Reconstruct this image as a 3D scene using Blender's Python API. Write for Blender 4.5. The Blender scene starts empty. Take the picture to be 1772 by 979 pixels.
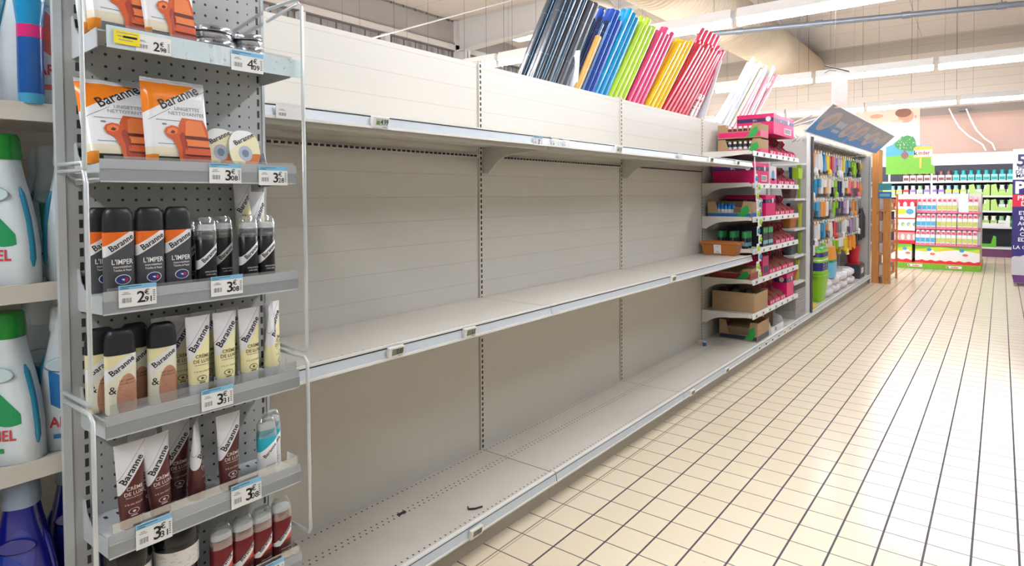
import bpy, math, random
from mathutils import Vector, Matrix
random.seed(11)
PI = math.pi
SC = bpy.context.scene
COL = SC.collection

# ------------------------------------------------------------------ camera
cd = bpy.data.cameras.new('camera')
cam = bpy.data.objects.new('camera', cd); COL.objects.link(cam)
Rv = Vector((0.80400405, 0.594609, -0.00419843)); Uv = Vector((-0.01279732, 0.02436212, 0.99962129)); Fv = Vector((-0.5944861, 0.80364583, -0.02719665))
cam.matrix_world = Matrix(((Rv.x, Uv.x, -Fv.x, 1.471008), (Rv.y, Uv.y, -Fv.y, -1.830458), (Rv.z, Uv.z, -Fv.z, 1.31551), (0, 0, 0, 1)))
cd.sensor_fit = 'HORIZONTAL'; cd.sensor_width = 36.0; cd.lens = 1062.34 / 1772 * 36
cd.shift_x = -60.72 / 1772; cd.shift_y = -123.73 / 1772
cd.clip_start = 0.02; cd.clip_end = 100
SC.camera = cam

# ------------------------------------------------------------------ world, light, exposure
AMBIENT = 0.16
LAMP = 60.0
w = bpy.data.worlds.new('daylight'); SC.world = w; w.use_nodes = True
w.node_tree.nodes['Background'].inputs[0].default_value = (0.93, 0.96, 1.0, 1)
w.node_tree.nodes['Background'].inputs[1].default_value = AMBIENT
vs = SC.view_settings
vs.view_transform = 'Standard'; vs.look = 'None'; vs.gamma = 1.0; vs.use_curve_mapping = False
vs.exposure = 0.70
SC.cycles.use_denoising = True
SC.cycles.max_bounces = 8; SC.cycles.diffuse_bounces = 2; SC.cycles.glossy_bounces = 3; SC.cycles.transparent_max_bounces = 12
SC.cycles.sample_clamp_indirect = 6.0
SC.cycles.caustics_reflective = False; SC.cycles.caustics_refractive = False

# ------------------------------------------------------------------ material helpers
def c(r, g, b):
    f = lambda v: (v / 255 / 12.92) if v / 255 <= 0.04045 else ((v / 255 + 0.055) / 1.055) ** 2.4
    return (f(r), f(g), f(b), 1.0)

class X:
    """a tiny expression on math nodes"""
    def __init__(s, nt, v): s.nt, s.v = nt, v
    def op(s, o, *a):
        n = s.nt.nodes.new('ShaderNodeMath'); n.operation = o
        for i, q in enumerate((s,) + a):
            q = q.v if isinstance(q, X) else q
            if isinstance(q, (int, float)): n.inputs[i].default_value = q
            else: s.nt.links.new(q, n.inputs[i])
        return X(s.nt, n.outputs[0])
    def __add__(s, o): return s.op('ADD', o)
    __radd__ = __add__
    def __sub__(s, o): return s.op('SUBTRACT', o)
    def __rsub__(s, o): return X(s.nt, o).op('SUBTRACT', s)
    def __mul__(s, o): return s.op('MULTIPLY', o)
    __rmul__ = __mul__
    def __truediv__(s, o): return s.op('DIVIDE', o)
    def __lt__(s, o): return s.op('LESS_THAN', o)
    def __gt__(s, o): return s.op('GREATER_THAN', o)
    def abs(s): return s.op('ABSOLUTE')
    def mod(s, o): return s.op('FLOORED_MODULO', o)
    def floor(s): return s.op('FLOOR')
    def sqrt(s): return s.op('SQRT')
    def sin(s): return s.op('SINE')
    def min(s, o): return s.op('MINIMUM', o)
    def max(s, o): return s.op('MAXIMUM', o)
    def sat(s): return s.op('MINIMUM', 1.0).op('MAXIMUM', 0.0)

class Pt:
    def __init__(s, nt):
        s.nt = nt
        tc = nt.nodes.new('ShaderNodeTexCoord'); sp = nt.nodes.new('ShaderNodeSeparateXYZ')
        nt.links.new(tc.outputs['Object'], sp.inputs[0]); s.tc = tc
        s.x, s.y, s.z = (X(nt, sp.outputs[i]) for i in range(3))
    def noise(s, scale, detail=3, stretch=None):
        n = s.nt.nodes.new('ShaderNodeTexNoise'); n.inputs['Scale'].default_value = scale; n.inputs['Detail'].default_value = detail
        src = s.tc.outputs['Object']
        if stretch:
            m = s.nt.nodes.new('ShaderNodeMapping'); m.inputs['Scale'].default_value = stretch
            s.nt.links.new(src, m.inputs[0]); src = m.outputs[0]
        s.nt.links.new(src, n.inputs['Vector'])
        return X(s.nt, n.outputs['Fac'])

def ell(a, b, ca, cb, ra, rb):
    u = (a - ca) / ra; v = (b - cb) / rb
    return (u * u + v * v) < 1.0
def rng(a, lo, hi): return (a > lo) * (a < hi)

def mat(name, base, layers=(), rough=0.5, metal=0.0, emit=None, rl=None, bump=None, spec=0.5, wear=0.0, coat=0.0):
    m = bpy.data.materials.new(name); m.use_nodes = True
    nt = m.node_tree; b = nt.nodes['Principled BSDF']
    b.inputs['Roughness'].default_value = rough; b.inputs['Metallic'].default_value = metal
    b.inputs['Specular IOR Level'].default_value = spec
    if coat: b.inputs['Coat Weight'].default_value = coat; b.inputs['Coat Roughness'].default_value = 0.08
    P = Pt(nt)
    rgb = nt.nodes.new('ShaderNodeRGB'); rgb.outputs[0].default_value = base
    cur = rgb.outputs[0]
    allL = list(layers)
    if wear: allL.append((lambda P: P.noise(9, 4) * wear, tuple(v * 0.72 for v in base[:3]) + (1,)))
    for fn, col in allL:
        mx = nt.nodes.new('ShaderNodeMix'); mx.data_type = 'RGBA'
        nt.links.new(fn(P).v, mx.inputs[0]); nt.links.new(cur, mx.inputs[6]); mx.inputs[7].default_value = col
        cur = mx.outputs[2]
    nt.links.new(cur, b.inputs['Base Color'])
    if emit:
        b.inputs['Emission Color'].default_value = emit[0]; b.inputs['Emission Strength'].default_value = emit[1]
    if rl: nt.links.new(rl(P).v, b.inputs['Roughness'])
    if bump:
        n = nt.nodes.new('ShaderNodeBump'); n.inputs['Strength'].default_value = bump[1]; n.inputs['Distance'].default_value = bump[2]
        nt.links.new(bump[0](P).v, n.inputs['Height']); nt.links.new(n.outputs[0], b.inputs['Normal'])
    return m

def clear_mat(name, tint=(0.95, 0.97, 0.98, 1), gloss=0.16, milky=0.06):
    m = bpy.data.materials.new(name); m.use_nodes = True
    nt = m.node_tree; nt.nodes.clear()
    o = nt.nodes.new('ShaderNodeOutputMaterial'); t = nt.nodes.new('ShaderNodeBsdfTransparent'); g = nt.nodes.new('ShaderNodeBsdfGlossy')
    d = nt.nodes.new('ShaderNodeBsdfDiffuse'); m1 = nt.nodes.new('ShaderNodeMixShader'); m2 = nt.nodes.new('ShaderNodeMixShader')
    t.inputs[0].default_value = tint; g.inputs[0].default_value = (1, 1, 1, 1); g.inputs[1].default_value = 0.08; d.inputs[0].default_value = (.9, .92, .93, 1)
    lw = nt.nodes.new('ShaderNodeLayerWeight'); lw.inputs[0].default_value = 0.35
    q = X(nt, lw.outputs['Facing']) * 0.5 + gloss
    m1.inputs[0].default_value = milky; nt.links.new(t.outputs[0], m1.inputs[1]); nt.links.new(d.outputs[0], m1.inputs[2])
    nt.links.new(q.sat().v, m2.inputs[0]); nt.links.new(m1.outputs[0], m2.inputs[1]); nt.links.new(g.outputs[0], m2.inputs[2])
    nt.links.new(m2.outputs[0], o.inputs[0])
    return m

_pm = {}
def plain(r, g, b, rough=0.45, metal=0.0, **k):
    key = (r, g, b, rough, metal, tuple(sorted(k)))
    if key not in _pm: _pm[key] = mat('colour_%d_%d_%d' % (r, g, b), c(r, g, b), rough=rough, metal=metal, **k)
    return _pm[key]

# ------------------------------------------------------------------ mesh helpers
_txt = {}
def text_mesh(s, bold=0.0):
    if (s, bold) not in _txt:
        cu = bpy.data.curves.new('t', 'FONT'); cu.body = s; cu.align_x = 'CENTER'; cu.align_y = 'CENTER'; cu.resolution_u = 2; cu.offset = bold
        o = bpy.data.objects.new('t', cu); COL.objects.link(o)
        dg = bpy.context.evaluated_depsgraph_get(); me = bpy.data.meshes.new_from_object(o.evaluated_get(dg))
        vs_ = [tuple(v.co) for v in me.vertices]; fs = [tuple(p.vertices) for p in me.polygons]
        bpy.data.objects.remove(o); bpy.data.curves.remove(cu); bpy.data.meshes.remove(me)
        xs = [v[0] for v in vs_] or [0, 1]; mx = (max(xs) + min(xs)) / 2; wd = max(xs) - min(xs)
        _txt[(s, bold)] = ([(v[0] - mx, v[1]) for v in vs_], fs, wd)
    return _txt[(s, bold)]

class MB:
    def __init__(s): s.v, s.f, s.m, s.s = [], [], [], []; s.M = None
    def add(s, vs_, fs, m=0, smooth=False):
        k = len(s.v)
        for p in vs_:
            p = Vector(p)
            s.v.append(tuple(s.M @ p) if s.M else tuple(p))
        for f in fs:
            s.f.append([i + k for i in f]); s.m.append(m); s.s.append(smooth)
        return s
    def box(s, x0, x1, y0, y1, z0, z1, m=0):
        return s.add([(x0, y0, z0), (x1, y0, z0), (x1, y1, z0), (x0, y1, z0), (x0, y0, z1), (x1, y0, z1), (x1, y1, z1), (x0, y1, z1)],
                     [(3, 2, 1, 0), (4, 5, 6, 7), (0, 1, 5, 4), (1, 2, 6, 5), (2, 3, 7, 6), (3, 0, 4, 7)], m)
    def prism(s, poly, a0, a1, axis='y', m=0):
        """poly of 2-D points, extruded along axis: y -> (x,z), x -> (y,z), z -> (x,y)"""
        n = len(poly)
        def P(p, a): return {'y': (p[0], a, p[1]), 'x': (a, p[0], p[1]), 'z': (p[0], p[1], a)}[axis]
        vs_ = [P(p, a0) for p in poly] + [P(p, a1) for p in poly]
        fs = [tuple(range(n)), tuple(range(2 * n - 1, n - 1, -1))] + [(i, n + i, n + (i + 1) % n, (i + 1) % n) for i in range(n)]
        return s.add(vs_, fs, m)
    def poly(s, pts, m=0, fn=None):
        return s.add([fn(*p) for p in pts] if fn else pts, [tuple(range(len(pts)))], m)
    def loft(s, secs, n=24, m=0, smooth=True, cap=True, mfn=None):
        """secs: (z, cx, cy, rx, ry, e) superellipse rings"""
        vs_, fs = [], []
        for (z, cx, cy, rx, ry, e) in secs:
            for i in range(n):
                a = 2 * PI * i / n; ca, sa = math.cos(a), math.sin(a)
                vs_.append((cx + rx * math.copysign(abs(ca) ** (2 / e), ca), cy + ry * math.copysign(abs(sa) ** (2 / e), sa), z))
        for k in range(len(secs) - 1):
            for i in range(n):
                j = (i + 1) % n; fs.append((k * n + i, k * n + j, (k + 1) * n + j, (k + 1) * n + i))
        s.add(vs_, fs, m, smooth)
        if cap:
            s.add(vs_[:n], [tuple(range(n - 1, -1, -1))], m); s.add(vs_[-n:], [tuple(range(n))], m)
        return s
    def tube(s, pts, r, n=8, m=0, smooth=True):
        pts = [Vector(p) for p in pts]; vs_, fs = [], []
        up = None
        for k, p in enumerate(pts):
            d = (pts[min(k + 1, len(pts) - 1)] - pts[max(k - 1, 0)]).normalized()
            if up is None: up = Vector((0, 0, 1)) if abs(d.z) < 0.9 else Vector((1, 0, 0))
            a = d.cross(up).normalized(); b = a.cross(d).normalized(); up = b
            rr = r[k] if isinstance(r, (list, tuple)) else r
            for i in range(n):
                t = 2 * PI * i / n; vs_.append(tuple(p + a * (rr * math.cos(t)) + b * (rr * math.sin(t))))
        for k in range(len(pts) - 1):
            for i in range(n):
                j = (i + 1) % n; fs.append((k * n + i, k * n + j, (k + 1) * n + j, (k + 1) * n + i))
        s.add(vs_, fs, m, smooth)
        s.add(vs_[:n], [tuple(range(n - 1, -1, -1))], m); s.add(vs_[-n:], [tuple(range(n))], m)
        return s
    def text(s, t, size, a, b, m=0, fn=None, rot=0.0, bold=0.0, width=None, sx=1.0):
        """letters of cap height ~0.7*size centred at (a, b) in the local plane; fn maps plane to 3-D"""
        v, f, wd = text_mesh(t, bold)
        k = size
        if width: sx = width / (wd * k)
        ca, sa = math.cos(rot), math.sin(rot)
        out = []
        for x, y in v:
            x, y = x * k * sx, y * k
            out.append(fn(a + x * ca - y * sa, b + x * sa + y * ca))
        return s.add(out, f, m)
    def build(s, name, mats, parent=None, loc=None, bevel=0):
        me = bpy.data.meshes.new(name); me.from_pydata(s.v, [], s.f)
        for q in (mats if isinstance(mats, (list, tuple)) else [mats]): me.materials.append(q)
        me.polygons.foreach_set('material_index', s.m); me.polygons.foreach_set('use_smooth', s.s)
        me.update()
        o = bpy.data.objects.new(name, me); COL.objects.link(o)
        if parent: o.parent = parent
        if loc: o.location = loc
        if bevel:
            md = o.modifiers.new('edge', 'BEVEL'); md.width = bevel; md.segments = 2; md.limit_method = 'ANGLE'
        return o

def Yf(x):  # plane facing +x: (a,b) -> (x, a, b)
    return lambda a, b: (x, a, b)
def Nf(y):  # plane facing -y: a runs +x
    return lambda a, b: (a, y, b)

def tag(o, label=None, cat=None, group=None, kind=None):
    if label: o['label'] = label
    if cat: o['category'] = cat
    if group: o['group'] = group
    if kind or cat: o['kind'] = kind or 'thing'
    return o
def empty(name, loc=(0, 0, 0), label=None, cat=None, group=None, rot=None):
    o = bpy.data.objects.new(name, None); COL.objects.link(o); o.location = loc; o.empty_display_size = 0.05
    if rot: o.rotation_euler = rot
    return tag(o, label, cat, group)
def struct(o): o['kind'] = 'structure'; return o
def kids(o): return [q for q in bpy.data.objects if q.parent == o]
def dup(src, loc, label, group=None, rot=None, scale=None):
    def cp(o, par):
        q = o.copy(); COL.objects.link(q); q.parent = par
        for ch in _ch.get(o.name, ()): cp(ch, q)
        return q
    r = cp(src, None); r.location = loc; r['label'] = label
    if group: r['group'] = group
    if rot is not None: r.rotation_euler = rot
    if scale is not None: r.scale = scale
    return r
_ch = {}
def reg(root):
    """remember the parts of a thing so that it can be copied"""
    def go(o):
        _ch[o.name] = kids(o)
        for q in _ch[o.name]: go(q)
    go(root); return root
ORD = ['first', 'second', 'third', 'fourth', 'fifth', 'sixth', 'seventh', 'eighth', 'ninth', 'tenth', 'eleventh', 'twelfth', 'thirteenth', 'fourteenth', 'fifteenth',
       'sixteenth', 'seventeenth', 'eighteenth', 'nineteenth', 'twentieth']
ORD += ['twenty-' + q for q in ORD[:9]] + ['thirtieth'] + ['thirty-' + q for q in ORD[:9]] + ['fortieth'] + ['forty-' + q for q in ORD[:9]]

# ------------------------------------------------------------------ measures
XB, XM, XF, XK = -0.476, -0.0705, -0.0474, -0.0852     # back panel, shelf front, base front, kick plate
U = [-1.036 + 1.313 * i for i in range(-1, 9)]            # uprights; U[1] = -1.036
U0, U1, U2, U3, U4, U5, U6, U7 = [-1.036 + 1.313 * i for i in range(8)]
ZB, ZM, ZS, ZT = 0.123, 0.839, 1.558, 1.920
YW = 14.15; XL = -8.8; ZC = 5.36
T = 0.14

# ------------------------------------------------------------------ structure materials
def grid_mask(P):
    gx = (P.x / T).mod(1.0); gy = (P.y / T).mod(1.0)
    lx = (gx < 0.027).max(gx > 0.973); ly = (gy < 0.016).max(gy > 0.984)
    lx = lx * (P.x > 0.05)
    kx = rng(P.x, -0.014, -0.008).max(rng(P.x, 0.0, 0.003))
    return lx.max(ly), kx
def tile_rand(P):
    return ((((P.x / T).floor() * 12.9898 + (P.y / T).floor() * 78.233).sin() * 43758.5).mod(1.0))
m_floor = mat('beige_glazed_tiles', c(241, 228, 200), [
    (lambda P: tile_rand(P) * 0.3, c(234, 214, 186)),
    (lambda P: (P.noise(0.45, 2) - 0.45).sat() * 1.6, c(226, 198, 172)),
    (lambda P: grid_mask(P)[0] * 0.95, c(44, 36, 54)),
    (lambda P: grid_mask(P)[1] * 0.75, c(120, 104, 86)),
    (lambda P: (P.noise(26, 4) > 0.72) * 0.12, c(130, 110, 90)),
], rough=0.2, rl=lambda P: grid_mask(P)[0] * 0.5 + P.noise(5, 3) * 0.10 + 0.17, spec=0.5,
    bump=(lambda P: (1.0 - grid_mask(P)[0]), 0.25, 0.002))
m_ceil = mat('ceiling_panels', c(226, 216, 208), [
    (lambda P: ((P.y / 1.2).mod(1.0) < 0.012) * 0.6, c(150, 142, 138)),
    (lambda P: ((P.x / 2.4).mod(1.0) < 0.006) * 0.6, c(150, 142, 138)),
    (lambda P: (P.noise(0.7, 3) - 0.4).sat() * 0.6, c(205, 192, 186))], rough=0.8)
m_wfar = mat('ribbed_cladding', c(190, 176, 160), [
    (lambda P: ((P.z / 0.17).mod(1.0) < 0.07) * 0.35, c(140, 126, 116)),
    (lambda P: rng(P.z, 3.02, 3.19), c(148, 134, 124)),
    (lambda P: (P.z < 3.02) * (P.x > -0.1), c(184, 152, 138)),
    (lambda P: rng(P.z, 4.42, 4.75) * 0.45, c(136, 126, 114))], rough=0.75,
    bump=(lambda P: ((P.z / 0.17).mod(1.0) < 0.07), 0.4, 0.01))
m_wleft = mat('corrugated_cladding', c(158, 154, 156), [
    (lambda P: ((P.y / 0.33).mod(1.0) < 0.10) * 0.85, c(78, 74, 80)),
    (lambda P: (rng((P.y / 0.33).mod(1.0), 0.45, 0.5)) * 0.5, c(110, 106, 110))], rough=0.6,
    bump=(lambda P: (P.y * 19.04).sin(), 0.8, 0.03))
m_beam = mat('painted_steel', c(222, 218, 214), rough=0.5, wear=0.3)
m_cream = mat('cream_enamel', c(220, 215, 204), rough=0.42, wear=0.18)

# ------------------------------------------------------------------ room shell
def plane_obj(name, pts, m):
    b = MB(); b.add(pts, [tuple(range(len(pts)))]); return struct(b.build(name, m))
fl = MB(); fl.box(-9.0, 9.0, -6.0, 14.4, -0.12, 0.0); struct(fl.build('floor', m_floor))
cb = MB()
cb.prism([(-6.0, ZC), (9.0, ZC), (14.3, 4.76), (14.3, 4.95), (9.0, 5.5), (-6.0, 5.5)], -9.0, 9.0, 'x')
struct(cb.build('ceiling', m_ceil))
wb = MB(); wb.box(-9.0, 9.0, YW, YW + 0.15, 0.0, 4.85); struct(wb.build('wall_far', m_wfar))
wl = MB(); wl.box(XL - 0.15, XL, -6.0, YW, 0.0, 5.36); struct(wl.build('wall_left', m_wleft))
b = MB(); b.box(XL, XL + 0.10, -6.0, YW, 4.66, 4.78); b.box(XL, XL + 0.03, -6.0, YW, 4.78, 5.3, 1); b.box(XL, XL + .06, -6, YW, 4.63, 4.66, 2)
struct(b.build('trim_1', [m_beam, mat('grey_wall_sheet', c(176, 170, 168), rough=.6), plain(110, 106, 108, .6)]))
b = MB()
for y in (2.55, 4.45, 6.35, 11.6): b.box(XL, XL + 0.14, y, y + 0.12, 0.0, 4.63)
struct(b.build('trim_2', m_beam))
# portal frame: column and haunched rafter
b = MB()
b.box(XL, XL + 0.35, 8.52, 8.54, 0, 4.7); b.box(XL + 0.33, XL + 0.35, 8.44, 8.62, 0, 4.7)
b.prism([(XL, 4.66), (-5.0, 4.86), (-5.0, 5.36), (XL, 5.36)], 8.52, 8.54, 'y')
b.prism([(XL, 4.63), (-5.0, 4.83), (-5.0, 4.86), (XL, 4.66)], 8.42, 8.64, 'y')
b.box(-5.0, 9.0, 8.52, 8.54, 4.86, 5.36); b.box(-5.0, 9.0, 8.42, 8.64, 4.83, 4.86)
b.box(XL + 0.02, XL + 0.1, 8.40, 8.66, 4.3, 5.34)
struct(b.build('trim_3', m_beam))
# skylight panes in the roof beyond the rafter
m_sky = mat('skylight_pane', c(240, 248, 255), rough=0.3, emit=(c(225, 242, 255), 2.5))
b = MB(); b.box(-8.2, -7.2, 9.4, 10.1, 5.10, 5.14)
o = b.build('window_1', m_sky); struct(o)
b = MB()
for k in range(3): b.box(-8.22 + k * .5, -8.18 + k * .5, 9.38, 10.12, 5.09, 5.36 if k != 1 else 5.15)
for k in range(2): b.box(-8.22, -7.18, 9.38 + k * .7, 9.42 + k * .7, 5.09, 5.36)
b.build('window_frame', m_beam, o)

# ------------------------------------------------------------------ ceiling fittings
m_duct = mat('fabric_duct', c(226, 208, 184), [(lambda P: ((P.y / 0.11).mod(1.0) < 0.12) * 0.22, c(170, 148, 128)), (lambda P: (P.noise(1.2, 3) - .5).sat() * .5, c(200, 180, 156))], rough=0.85, bump=(lambda P: (P.y * 57.1).sin(), .5, .02))
m_white = plain(236, 234, 230, 0.45)
m_steel = mat('galvanised_steel', c(168, 172, 178), rough=0.38, metal=0.7)
m_dark = plain(42, 42, 46, 0.5)
b = MB()
pts = [(-2.42 + 0.66 * (14.15 - y) / 10.0, y, 4.35 - 0.50 * (14.15 - y) / 10.0) for y in [14.13, 12, 10, 8, 6, 4, 2, 0]]
b.tube(pts, [0.41] * 8, n=40)
tag(b.build('air_duct', m_duct), 'large beige fabric ventilation duct running along under the ceiling', 'duct')
# round diffuser
t = empty('ceiling_diffuser', (-3.30, 5.35, 3.86), 'round white ringed air diffuser hanging behind the dark wrapping rolls', 'air diffuser')
m_dif = plain(205, 195, 182, 0.5); m_difd = plain(96, 88, 84, 0.6)
b = MB(); prof = [(0.47, 0.10), (0.50, 0.05), (0.50, 0.0), (0.44, -0.02), (0.40, 0.04)]
b.loft([(z, 0, 0, r, r, 2) for r, z in prof], 40, cap=False); b.loft([(0.10, 0, 0, 0.47, 0.47, 2), (0.102, 0, 0, 0.1, 0.1, 2)], 40)
b.build('outer_ring', m_dif, t)
b = MB(); b.loft([(0.03, 0, 0, 0.40, 0.40, 2), (0.031, 0, 0, 0.36, 0.36, 2)], 40); b.build('dark_throat', m_difd, t)
b = MB()
for r in (0.31, 0.2):
    b.loft([(0.0, 0, 0, r, r, 2), (-0.02, 0, 0, r - 0.02, r - 0.02, 2), (0.02, 0, 0, r - 0.05, r - 0.05, 2), (0.02, 0, 0, r - 0.02, r - 0.02, 2)], 40, cap=False)
b.loft([(-0.01, 0, 0, 0.09, 0.09, 2), (0.02, 0, 0, 0.07, 0.07, 2)], 24)
b.build('inner_ring', m_dif, t)
b = MB(); b.loft([(0.10, 0, 0, 0.16, 0.16, 2), (1.5, 0, 0, 0.16, 0.16, 2)], 24); b.build('supply_pipe', m_dif, t)
# conduit pipe
b = MB(); b.tube([(-1.6, 5.47, 3.29), (4.5, 7.15, 3.3)], 0.032, 12)
for k in range(7):
    q = 0.08 + k * 0.14; p = Vector((-1.6, 5.47, 3.29)).lerp(Vector((4.5, 7.15, 3.3)), q)
    b.tube([p - Vector((0.04, 0.01, 0)), p + Vector((0.04, 0.01, 0))], 0.040, 12)
t = tag(b.build('steel_conduit', mat('grey_pipe', c(120, 124, 132), rough=0.35, metal=0.4)), 'long dark grey steel pipe crossing below the ceiling', 'pipe')
b = MB()
for q in (0.2, 0.5, 0.8):
    p = Vector((-1.6, 5.47, 3.29)).lerp(Vector((4.5, 7.15, 3.3)), q); b.tube([p, (p.x, p.y, 5.36)], 0.004, 6)
b.build('hanger_wire', m_dark, t)

# lamps: rows of fluorescent battens across the hall
m_tube = mat('lit_tube', c(255, 255, 250), emit=(c(246, 248, 255), LAMP))
m_wiregrey = plain(120, 114, 112, .5)
def lamp(loc, label, group):
    t = empty('ceiling_lamp', loc, label, 'ceiling lamp', group)
    b = MB(); b.prism([(-0.075, 0.03), (0.075, 0.03), (0.05, 0.13), (-0.05, 0.13)], -0.74, 0.74, 'x'); b.build('housing', m_white, t)
    b = MB(); b.tube([(-0.735, 0, 0.0), (0.735, 0, 0.0)], 0.034, 12); b.build('tube', m_tube, t)
    b = MB(); b.box(-0.75, -0.735, -0.035, 0.035, -0.035, 0.04); b.box(0.735, 0.75, -0.035, 0.035, -0.035, 0.04); b.build('end_cap', m_white, t)
    for sx in (-.55, .55):
        b = MB(); b.tube([(sx, 0, 0.13), (sx, 0, 5.36 - loc[2])], 0.0022, 5); b.build('hanger_wire', m_wiregrey, t)
    return t
LR = None
rows = [(4.19, -0.66, 3.0, 'nearest row in view'), (7.94, 0.75, 3.0, 'middle row in view'), (11.9, 0.81, 3.0, 'row closest to the back wall'),
        (0.42, -0.66, 3.0, 'row above the shopper'), (-3.35, -0.66, 3.0, 'row behind the shopper')]
for ri, (y, xg, z, rn) in enumerate(rows):
    n0 = -5
    for k in range(n0, 4):
        x = xg + 0.77 + k * 1.54
        if x > 2.6 or x < -7.6: continue
        lab = 'lit white fluorescent batten, %s from the window side, %s' % (ORD[k - n0], rn)
        g = 'fluorescent battens, ' + rn
        if LR is None: LR = lamp((x, y, z), lab, g); reg(LR)
        else: dup(LR, (x, y, z), lab, g)

# cables crossing in the left ceiling
b = MB(); b.tube([(-5.0, 3.0, 3.24), (-5.0, 6.4, 4.68)], 0.012, 6)
tag(b.build('tie_rod', m_white), 'thin pale bracing rod slanting up over the cream header panels', 'rod')
b = MB(); b.tube([(-3.2, 4.45, 3.25), (-2.9, 4.40, 3.30), (-2.5, 4.38, 3.28), (-2.3, 4.4, 3.4)], 0.012, 6)
tag(b.build('lamp_cable', m_dark), 'black looping cable above the lamp beside the rolls', 'cable')
b = MB()
for i, (x, y) in enumerate([(-7.0, 5.2), (-6.2, 6.1), (-5.2, 6.0), (-5.6, 7.4), (-4.6, 7.0), (-4.2, 6.4), (-3.7, 6.7), (0.3, 9.5), (0.9, 9.5), (-0.4, 9.5), (-1.2, 9.3)]):
    b.tube([(x, y, 2.9), (x, y, 5.3)], 0.0025, 5)
tag(b.build('hanging_wires', m_dark), 'many thin dark wires hanging straight down from the roof', 'wires', kind='stuff')

# ------------------------------------------------------------------ gondola
def seams(P, z0=0.12): return ((P.z / 0.1).mod(1.0) < 0.022)
m_panel = mat('slatted_back_panel', c(222, 218, 208), [
    (lambda P: (((P.z - 0.125) / 0.0985).mod(1.0) < 0.018) * 0.34 * (P.z > 0.84), c(120, 110, 98)),
    (lambda P: (P.noise(2.5, 3) - 0.5).sat() * 0.5, c(206, 198, 184)),
    (lambda P: (P.noise(3, 4, (1, 0.6, 9)) > 0.68) * (P.z < 0.8) * 0.16, c(236, 232, 222))], rough=0.42,
    bump=(lambda P: (((P.z - 0.125) / 0.0985).mod(1.0) < 0.035) * (P.z > 0.84) * -1.0, 0.5, 0.002))
m_upr = mat('slotted_upright', c(222, 216, 202), [
    (lambda P: rng((P.z / 0.025).mod(1.0), 0.15, 0.75) * rng(P.y, 0.000, 0.010), c(22, 18, 24)),
    (lambda P: (rng(P.y, -0.0135, -0.0085)) * 0.85, c(70, 64, 64))], rough=0.45)
def dots(P, x, sp, r=0.0032, off=0.0):
    gy = ((P.y + off) / sp).mod(1.0) - 0.5; dx = (P.x - x)
    return ((gy * sp) * (gy * sp) + dx * dx * 0.55).sqrt() < r
m_base = mat('perforated_base_deck', c(220, 214, 203), [
    (lambda P: dots(P, -0.456, 0.0245), c(52, 46, 44)),
    (lambda P: dots(P, -0.306, 0.0245), c(52, 46, 44)), (lambda P: dots(P, -0.284, 0.0245, off=0.012), c(52, 46, 44)),
    (lambda P: dots(P, -0.083, 0.0245), c(52, 46, 44)),
    (lambda P: (P.noise(4, 4) - 0.52).sat() * 0.9, c(196, 186, 168)),
    (lambda P: (P.noise(60, 2) > 0.74) * 0.2, c(120, 110, 100))], rough=0.36)
m_shelf = mat('cream_shelf_board', c(222, 216, 205), [
    (lambda P: (rng(((P.y) / 0.0245).mod(1.0), 0.25, 0.75) * rng(P.x, -0.1065, -0.1035)) * 0.7, c(110, 96, 84)),
    (lambda P: (P.noise(3, 4) - 0.52).sat() * 0.6, c(206, 196, 178))], rough=0.36)
m_rail = mat('pale_blue_price_rail', c(206, 214, 220), [(lambda P: (P.noise(30, 4) - 0.5).sat() * 0.9, c(172, 184, 194))], rough=0.3)
m_lip = plain(243, 242, 236, 0.35)
m_kick = mat('kick_plate', c(196, 190, 178), rough=0.45, wear=0.35)
m_gap = plain(38, 36, 44, 0.6)
m_teeth = mat('slotted_underside_rail', c(196, 190, 180), [(lambda P: rng((P.y / 0.0245).mod(1.0), 0.15, 0.7) * rng(P.z, 1.494, 1.506), c(46, 42, 42))], rough=0.5)

def bracket_poly(d=0.40, h=0.105, t=0.028):
    """curved shelf bracket, back at x=0, front at x=d, top at z=0"""
    p = [(0, 0), (d, 0), (d, -t * 0.6)]
    for k in range(9):
        a = k / 8; p.append((d * 0.62 * (1 - a) ** 1.0 + 0.035 * a, -t - (h - t) * (a ** 2.6)))
    p += [(0.02, -h), (0, -h)]
    return p
def gondola_bay(y0, y1, name_lab, ztop=ZT):
    t = empty('gondola_bay', (XB, y0, 0), name_lab, 'shelving bay', 'bays of the cream gondola')
    L = y1 - y0
    b = MB(); b.box(-0.02, 0.0, 0.016, L - 0.016, 0.0, ztop); o = b.build('back_panel', m_panel, t)
    b = MB(); b.box(-0.03, 0.004, -0.015, 0.015, 0.0, ztop + 0.012); b.build('upright', m_upr, t)
    b = MB(); b.box(0.0, XF - 0.012 - XB, 0.0028, L - 0.0028, ZB - 0.02, ZB); 
    o = b.build('base_deck', m_base, t, loc=None)
    b = MB(); b.box(XK - 0.01 - XB, XK - XB, 0.001, L - 0.001, 0.0, ZB - 0.02); b.build('kick_plate', m_kick, t)
    b = MB(); yy = 0.003; x = XF - XB
    b.prism([(x - 0.014, ZB + 0.002), (x, ZB + 0.003), (x + 0.006, ZB - 0.034), (x - 0.012, ZB - 0.034)], yy, L - yy, 'y', 0)
    b.box(x - 0.016, x - 0.001, yy, L - yy, ZB + 0.0005, ZB + 0.006, 1)
    b.box(x + 0.0045, x + 0.009, yy, L - yy, ZB - 0.037, ZB - 0.030, 1)
    b.box(x - 0.001, x + 0.001, yy, L - yy, ZB - 0.0015, ZB + 0.001, 2)
    b.build('price_rail', [m_rail, m_lip, m_gap], t)
    return t
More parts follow.
